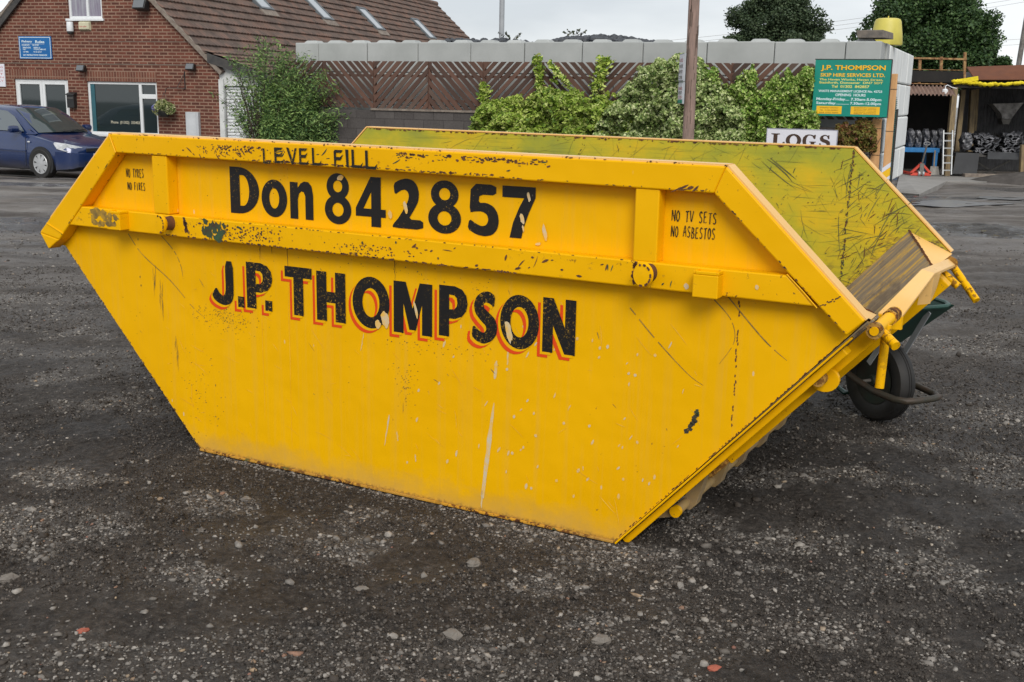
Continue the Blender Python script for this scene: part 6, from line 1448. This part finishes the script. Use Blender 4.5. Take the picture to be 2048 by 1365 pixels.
mb = MB(); slab(mb, 1800, 141, 1925, 166, 0, .15); mb.build('deck_beam', M_void, shed)
mb = MB(); slab(mb, 1800, 138, 1925, 141.5, -.02, .2); slab(mb, 1800, 166, 1925, 170, -.02, .2); mb.build('deck_edge', M_rustyel, shed)
# corrugated canopy under the deck
mb = MB(); xa, za = R_(1800, 172, -.3); xb, zb_ = R_(1910, 172, -.3); n = 112; V = []
for i in range(n+1):
    x = xa+(xb-xa)*i/n; h = .03*math.sin(i*PI/4); V += [(x, -.02, za+.02+h), (x-.12, -.75, za-.24+h)]
mb.add(V, [(2*i, 2*i+2, 2*i+3, 2*i+1) for i in range(n)]); mb.build('canopy', M_corrp, shed, smooth=True)
# railing
mb = MB()
for px, t in ((1840, 117), (1883, 114), (1930, 105)):
    a_ = R_(px, t, .05); b_ = R_(px-2, 168, .05); mb.bar((a_[0], .05, a_[1]), (b_[0], .05, b_[1]), .07, .07, 0, (0, 1, 0))
a_ = R_(1800, 116, .05); b_ = R_(1932, 119, .05); mb.bar((a_[0], .02, a_[1]), (b_[0], .02, b_[1]), .05, .06, 0, (0, 1, 0)); mb.build('railing', M_rustyel, shed)
# brown fascia sloping back, yellow foam along its lower edge
p0, p1, p2, p3 = R_(1945, 160, .0), R_(2110, 160, .0), R_(2110, 128, .8), R_(1934, 134, .8)
mb = MB(); mb.hexa([(p0[0], -.2, p0[1]), (p1[0], -.2, p1[1]), (p1[0], -.15, p1[1]-.02), (p0[0], -.15, p0[1]-.02), (p3[0], .8, p3[1]), (p2[0], .8, p2[1]), (p2[0], .85, p2[1]-.02), (p3[0], .85, p3[1]-.02)]); mb.build('fascia', M_rustbrown, shed)
mb = MB(); random.seed(3)
for i in range(60):
    px = 1908+(2100-1908)*i/59; py = 163+6*min(1, max(0, (px-1905)/70))+random.uniform(-1, 1)-(5*max(0, (px-2010)/60) if px > 2010 else 0); a_ = R_(px, py, -.3); r = random.uniform(.05, .095)
    mb.lathe([(.01, -r*.8), (r, -r*.3), (r*1.1, r*.2), (.01, r*.7)], (a_[0], -.3+random.uniform(-.04, .04), a_[1]), 'z', 7)
o = mb.build('foam_edge', M_foam, shed, smooth=True)
mb = MB(); a_, b_ = R_(1906, 165, -.3), R_(1955, 157, -.3); mb.bar((a_[0], -.33, a_[1]), (b_[0], -.33, b_[1]), .12, .06, 0, (0, 1, 0)); mb.build('foam_strip', M_foam, shed)
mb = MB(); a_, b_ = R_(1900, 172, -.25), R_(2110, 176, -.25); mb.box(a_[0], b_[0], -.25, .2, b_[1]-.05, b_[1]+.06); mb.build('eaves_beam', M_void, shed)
for (pa, pb_, wd, off) in (((1909, 175), (1895, 332), .15, -.2), ((1926, 180), (1910, 330), .13, 1.0), ((1946, 180), (1942, 250), .15, 1.8), ((2046, 290), (2043, 352), .12, -.6), ((1955, 178), (1950, 262), .08, 2.5)):
    a_, b_ = R_(*pa, off), R_(*pb_, off); t = (b_[0]-a_[0])/(b_[1]-a_[1]); bz = GZ if off < 2.2 else b_[1]; mb = MB(); mb.bar((a_[0], off, a_[1]), (b_[0]+t*(bz-b_[1]), off, bz), wd, wd, 0, (0, 1, 0)); mb.build('timber_post', M_beamy, shed)
# pale hopper hanging inside
mb = MB(); P = [R_(1985, 208, 3.6), (R_(2046, 206, 3.6)), R_(2030, 226, 3.6), R_(2022, 238, 3.6), R_(2004, 238, 3.6), R_(2000, 226, 3.6)]; mb.prism(P, 3.55, 3.95)
s = thing('hopper', 'pale steel hopper hanging inside the shed above the sacks', 'hopper', (0, 33, 0)); mb.build('hopper_body', M_hopper, s)
mb = MB(); P = [R_(2003, 239, 3.6), R_(2023, 239, 3.6), R_(2018, 249, 3.6), R_(2006, 249, 3.6)]; mb.prism(P, 3.6, 3.9); mb.build('spout', M_steel, s)
# sacks
def sack(px0, py0, px1, py1, off, lab, group, name='coal_sack', cat='sack', dep=.45, sd_=1):
    a_ = R_(px0, py1, off); b_ = R_(px1, py0, off); W_, H_ = b_[0]-a_[0], b_[1]-a_[1]; r = np.random.default_rng(sd_); nu, nv = 20, 14; V = []
    for j in range(nv+1):
        v = j/nv; z = v*H_; k = (math.sin(PI*min(max(v, .03), .97)))**.28; 
        for i in range(nu):
            a = 2*PI*i/nu; c, s_ = math.cos(a), math.sin(a); f = 1+.10*math.sin(5*v*3+i*1.9+sd_)+r.uniform(-.07, .07)
            V.append((W_/2+W_/2*math.copysign(abs(c)**.7, c)*k*f, dep/2*math.copysign(abs(s_)**.7, s_)*k*f, z+r.uniform(-.015, .015)))
    mb = MB(); mb.add(V, [(j*nu+i, j*nu+(i+1) % nu, (j+1)*nu+(i+1) % nu, (j+1)*nu+i) for j in range(nv) for i in range(nu)]+[tuple(range(nu-1, -1, -1)), tuple(nv*nu+i for i in range(nu))])
    o = mb.build(name, M_bag, loc=(a_[0], 33+off, a_[1]), smooth=False); tag(o, lab, cat, group); return o
ordn = ['leftmost', 'second', 'third', 'fourth', 'fifth', 'rightmost']
for i, (a_, b_) in enumerate(((1812, 1828), (1825, 1843), (1842, 1858), (1857, 1873), (1871, 1887))):
    sack(a_, 258+(i % 2)*3, b_, 297, .3+(i % 2)*.05, ('leftmost', 'second', 'middle', 'fourth', 'rightmost')[i]+' of the grey plastic coal sacks standing on the blue bench', 'coal sacks on the blue bench', sd_=i+1)
sack(1919, 266, 1945, 300, -.1, 'bulging grey sack at the foot of the timber post, left of the sheet piles', 'sacks on the ledge', sd_=9)
random.seed(12)
def pile(px0, px1, py0, py1, lab, off=.0, n=9):
    a_ = R_(px0, py1, off); b_ = R_(px1, py0, off); s = thing('sheet_pile', lab, 'sack pile', (a_[0], 33+off, a_[1])); W_, H_ = b_[0]-a_[0], b_[1]-a_[1]
    for k in range(n):
        z = H_*k/n; xo = random.uniform(-.05, .12); ww = W_*random.uniform(.65, .95); nu, nvv = 14, 5; V = []
        for j in range(nvv+1):
            for i in range(nu+1):
                u = i/nu; V.append((xo+ww*u, -.35+.7*j/nvv, z+.05*math.sin(u*9+k*2.1)+.09*abs(u-.5)**2*4*random.uniform(.2, 1.2)+random.uniform(-.018, .018)))
        m_ = len(V); V2 = [(p[0], p[1], p[2]-H_/n*.75) for p in V]; mb = MB(); w1 = nu+1
        f = [(j*w1+i, j*w1+i+1, (j+1)*w1+i+1, (j+1)*w1+i) for j in range(nvv) for i in range(nu)]; f += [(i, i+1, m_+i+1, m_+i) for i in range(nu)]; mb.add(V+V2, f); mb.build('folded_sack', M_bag, s)
pile(1938, 1990, 268, 304, 'left heap of folded black coal sacks on the shed ledge'); pile(1990, 2046, 266, 304, 'right heap of folded black coal sacks on the shed ledge')
mb = MB(); a_, b_ = R_(1905, 305, .0), R_(2060, 310, .0); mb.box(a_[0], b_[0]+1.5, -.35, .7, a_[1]-.10, a_[1]); mb.build('ledge', M_darkwood, shed)
mb = MB(); a_, b_ = R_(1963, 350, .3), R_(2020, 322, .3); mb.bar((a_[0], .3, a_[1]), (b_[0], .3, b_[1]), .04, .04); a_, b_ = R_(1955, 325, .3), R_(2000, 352, .3); mb.bar((a_[0], .34, a_[1]), (b_[0], .34, b_[1]), .04, .04); mb.build('cross_brace', M_steel, shed)
a_, b_ = R_(1905, 348, -.4), R_(1958, 307, -.4)
s = thing('rubber_sheet', 'black rubber sheet hanging in front of the ledge beside the ladder', 'sheet', (a_[0], 32.6, a_[1])); mb = MB(); W_, H_ = b_[0]-a_[0], b_[1]-a_[1]
mb.hexa([(0, 0, 0), (W_, 0, 0), (W_, .02, 0), (0, .02, 0), (.06, .04, H_), (W_+.03, .04, H_), (W_+.03, .06, H_), (.06, .06, H_)]); mb.build('sheet', M_sheet, s)
a_, b_ = R_(1971, 318, -.45), R_(2041, 306, -.45)
s = thing('rubber_sheet', 'grey sheet flap hanging over the right part of the ledge', 'sheet', (a_[0], 32.55, a_[1])); mb = MB(); W_, H_ = b_[0]-a_[0], b_[1]-a_[1]
mb.hexa([(0, -.15, 0), (W_-.1, -.15, 0), (W_-.1, -.13, 0), (0, -.13, 0), (.08, .08, H_), (W_, .08, H_), (W_, .10, H_), (.08, .10, H_)]); mb.build('sheet', M_sheet, s)
# blue bench
a_, b_ = R_(1816, 305, -.1), R_(1880, 297, -.1)
s = thing('bench', 'blue painted steel bench carrying the coal sacks', 'bench', (a_[0], 32.9, GZ)); W_ = b_[0]-a_[0]; zt = b_[1]-GZ
mb = MB(); mb.box(-.4, W_, 0, 1., zt-.13, zt); mb.build('bench_top', M_bluep, s, bevel=.01)
for x, y in ((W_-.16, .0), (-.35, .0), (W_-.16, .9), (-.35, .9)):
    mb = MB(); mb.box(x, x+.12, y+.01, y+.08, 0, zt-.131); mb.build('leg', M_bluep, s)
# pallet truck (seen from its handle end)
c = gpt(1841, 347); c = np.array([R_(1841, 347, -.6)[0], 32.4, GZ])
s = thing('pallet_truck', 'red pallet truck standing upright handle in front of the blue bench', 'pallet truck', tuple(c))
h = R_(1847, 290, -.6)[1]-GZ; wl, wr_ = R_(1821, 347, -.6)[0]-c[0], R_(1861, 347, -.6)[0]-c[0]; xt, zt = R_(1843, 327, -.6)[0]-c[0], R_(1843, 327, -.6)[1]-GZ
mb = MB()
for x in (wl, wr_): mb.bar((xt, 0, zt), (x, 0, .08), .06, .07, 0, (0, 1, 0))
mb.bar((wl, 0, .06), (wr_, 0, .06), .08, .07, 0, (0, 1, 0)); mb.build('frame', M_redp, s)
for x in (wl+.03, wr_-.15):
    mb = MB(); mb.box(x, x+.14, .05, 1.2, .03, .09); mb.build('fork', M_redp, s)
mb = MB(); mb.tube([(xt, 0, zt-.1), (.03, -.05, h*.6), (.07, -.1, h)], .028, 8); mb.box(xt-.06, xt+.06, -.08, .06, .05, zt); mb.build('handle_shaft', M_steel, s)
mb = MB(); n = 14; mb.tube([(.07+.09*math.cos(2*PI*i/n), -.1, h+.04+.045*math.sin(2*PI*i/n)) for i in range(n+1)], .012, 6); mb.build('handle', M_alu, s)
for x in (-.06, .06):
    mb = MB(); mb.lathe([(.07, -.03), (.08, -.02), (.08, .02), (.07, .03)], (x+xt, -.02, .08), 'x', 16); mb.build('wheel', M_alu, s)
# ladder
s = thing('ladder', 'aluminium ladder leaning against the timber post of the shed', 'ladder', (R_(1899, 350, -.7)[0], 32.3, GZ)); cx_ = R_(1899, 350, -.7)[0]
bl, br, tl, tr = [np.array([R_(x, y, -.7)[0]-cx_, R_(x, y, -.7)[1]-GZ]) for x, y in ((1885, 350), (1902, 350), (1896, 262), (1914, 262))]
for p, q in ((bl, tl), (br, tr)):
    mb = MB(); mb.bar((p[0], 0, p[1]+.0), (q[0], .35, q[1]), .03, .065, 0, (0, 1, 0)); mb.build('stile', M_alu, s)
for i in range(6):
    t = (i+.6)/6; a_, b_ = bl+(tl-bl)*t, br+(tr-br)*t; mb = MB(); mb.bar((a_[0], .35*t, a_[1]), (b_[0], .35*t, b_[1]), .03, .035); mb.build('rung', M_alu, s)
# shovel
a_, b_, c_ = R_(1874, 302, -.35), R_(1868, 336, -.35), R_(1868, 348, -.35)
s = thing('shovel', 'shovel with a square dusty blade leaning on the blue bench leg', 'shovel', (c_[0], 32.65, GZ)); mb = MB(); mb.tube([(a_[0]-c_[0], .15, a_[1]-GZ), (b_[0]-c_[0], .02, b_[1]-GZ)], .02, 8); mb.build('shaft', M_beamy, s)
mb = MB(); zb = b_[1]-GZ+.04; mb.hexa([(-.15, -.06, .02), (.14, -.06, .02), (.14, -.045, .02), (-.15, -.045, .02), (-.11, .02, zb), (.11, .02, zb), (.11, .035, zb), (-.11, .035, zb)]); mb.build('blade', M_steel, s)
# lamp on the post
a_ = R_(1890, 184, -.5); s = thing('lamp', 'white round bulkhead lamp on a bent arm under the shed canopy', 'lamp', (a_[0], 32.5, a_[1]))
mb = MB(); mb.lathe([(.001, -.12), (.07, -.11), (.085, -.05), (.08, .05), (.05, .08), (.001, .09)], (0, 0, 0), 'z', 16); mb.build('globe', M_white, s, smooth=True)
mb = MB(); mb.tube([(0, 0, .08), (0, 0, .16), (.06, .02, .19), (.2, .05, .13), (.36, .1, .10)], .014, 6); mb.build('arm', M_white, s)
# kerb timber and muddy mound at the right edge
a_, b_ = R_(1930, 352, -.6), R_(2010, 349, -.6); s = thing('timber_baulk', 'long grey timber lying on the floor in front of the shed', 'timber', (a_[0], 32.4, GZ)); mb = MB(); mb.box(0, b_[0]-a_[0]+.2, 0, .2, 0, .10); mb.build('baulk', M_mortar, s, bevel=.01)
q = gpt(2052, 366); s = thing('dirt_mound', 'low dark earth mound at the right edge beyond the track', 'mound', (q[0], q[1], q[2]-.02)); mb = MB(); V = []; n = 26
for j in range(6):
    for i in range(n):
        a = 2*PI*i/n; rr = (1-j/6)*(1+.15*math.sin(3*a)+random.uniform(-.06, .06)); V.append((1.5*rr*math.cos(a), .9*rr*math.sin(a), .30*(j/5)**.7+random.uniform(-.03, .03)))
mb.add(V, [(j*n+i, j*n+(i+1) % n, (j+1)*n+(i+1) % n, (j+1)*n+i) for j in range(5) for i in range(n)]+[tuple(5*n+i for i in range(n))]); mb.build('earth', pm('earth', (.045, .038, .033), (.08, .07, .062), 6, .9, .6, 30), s, smooth=True)
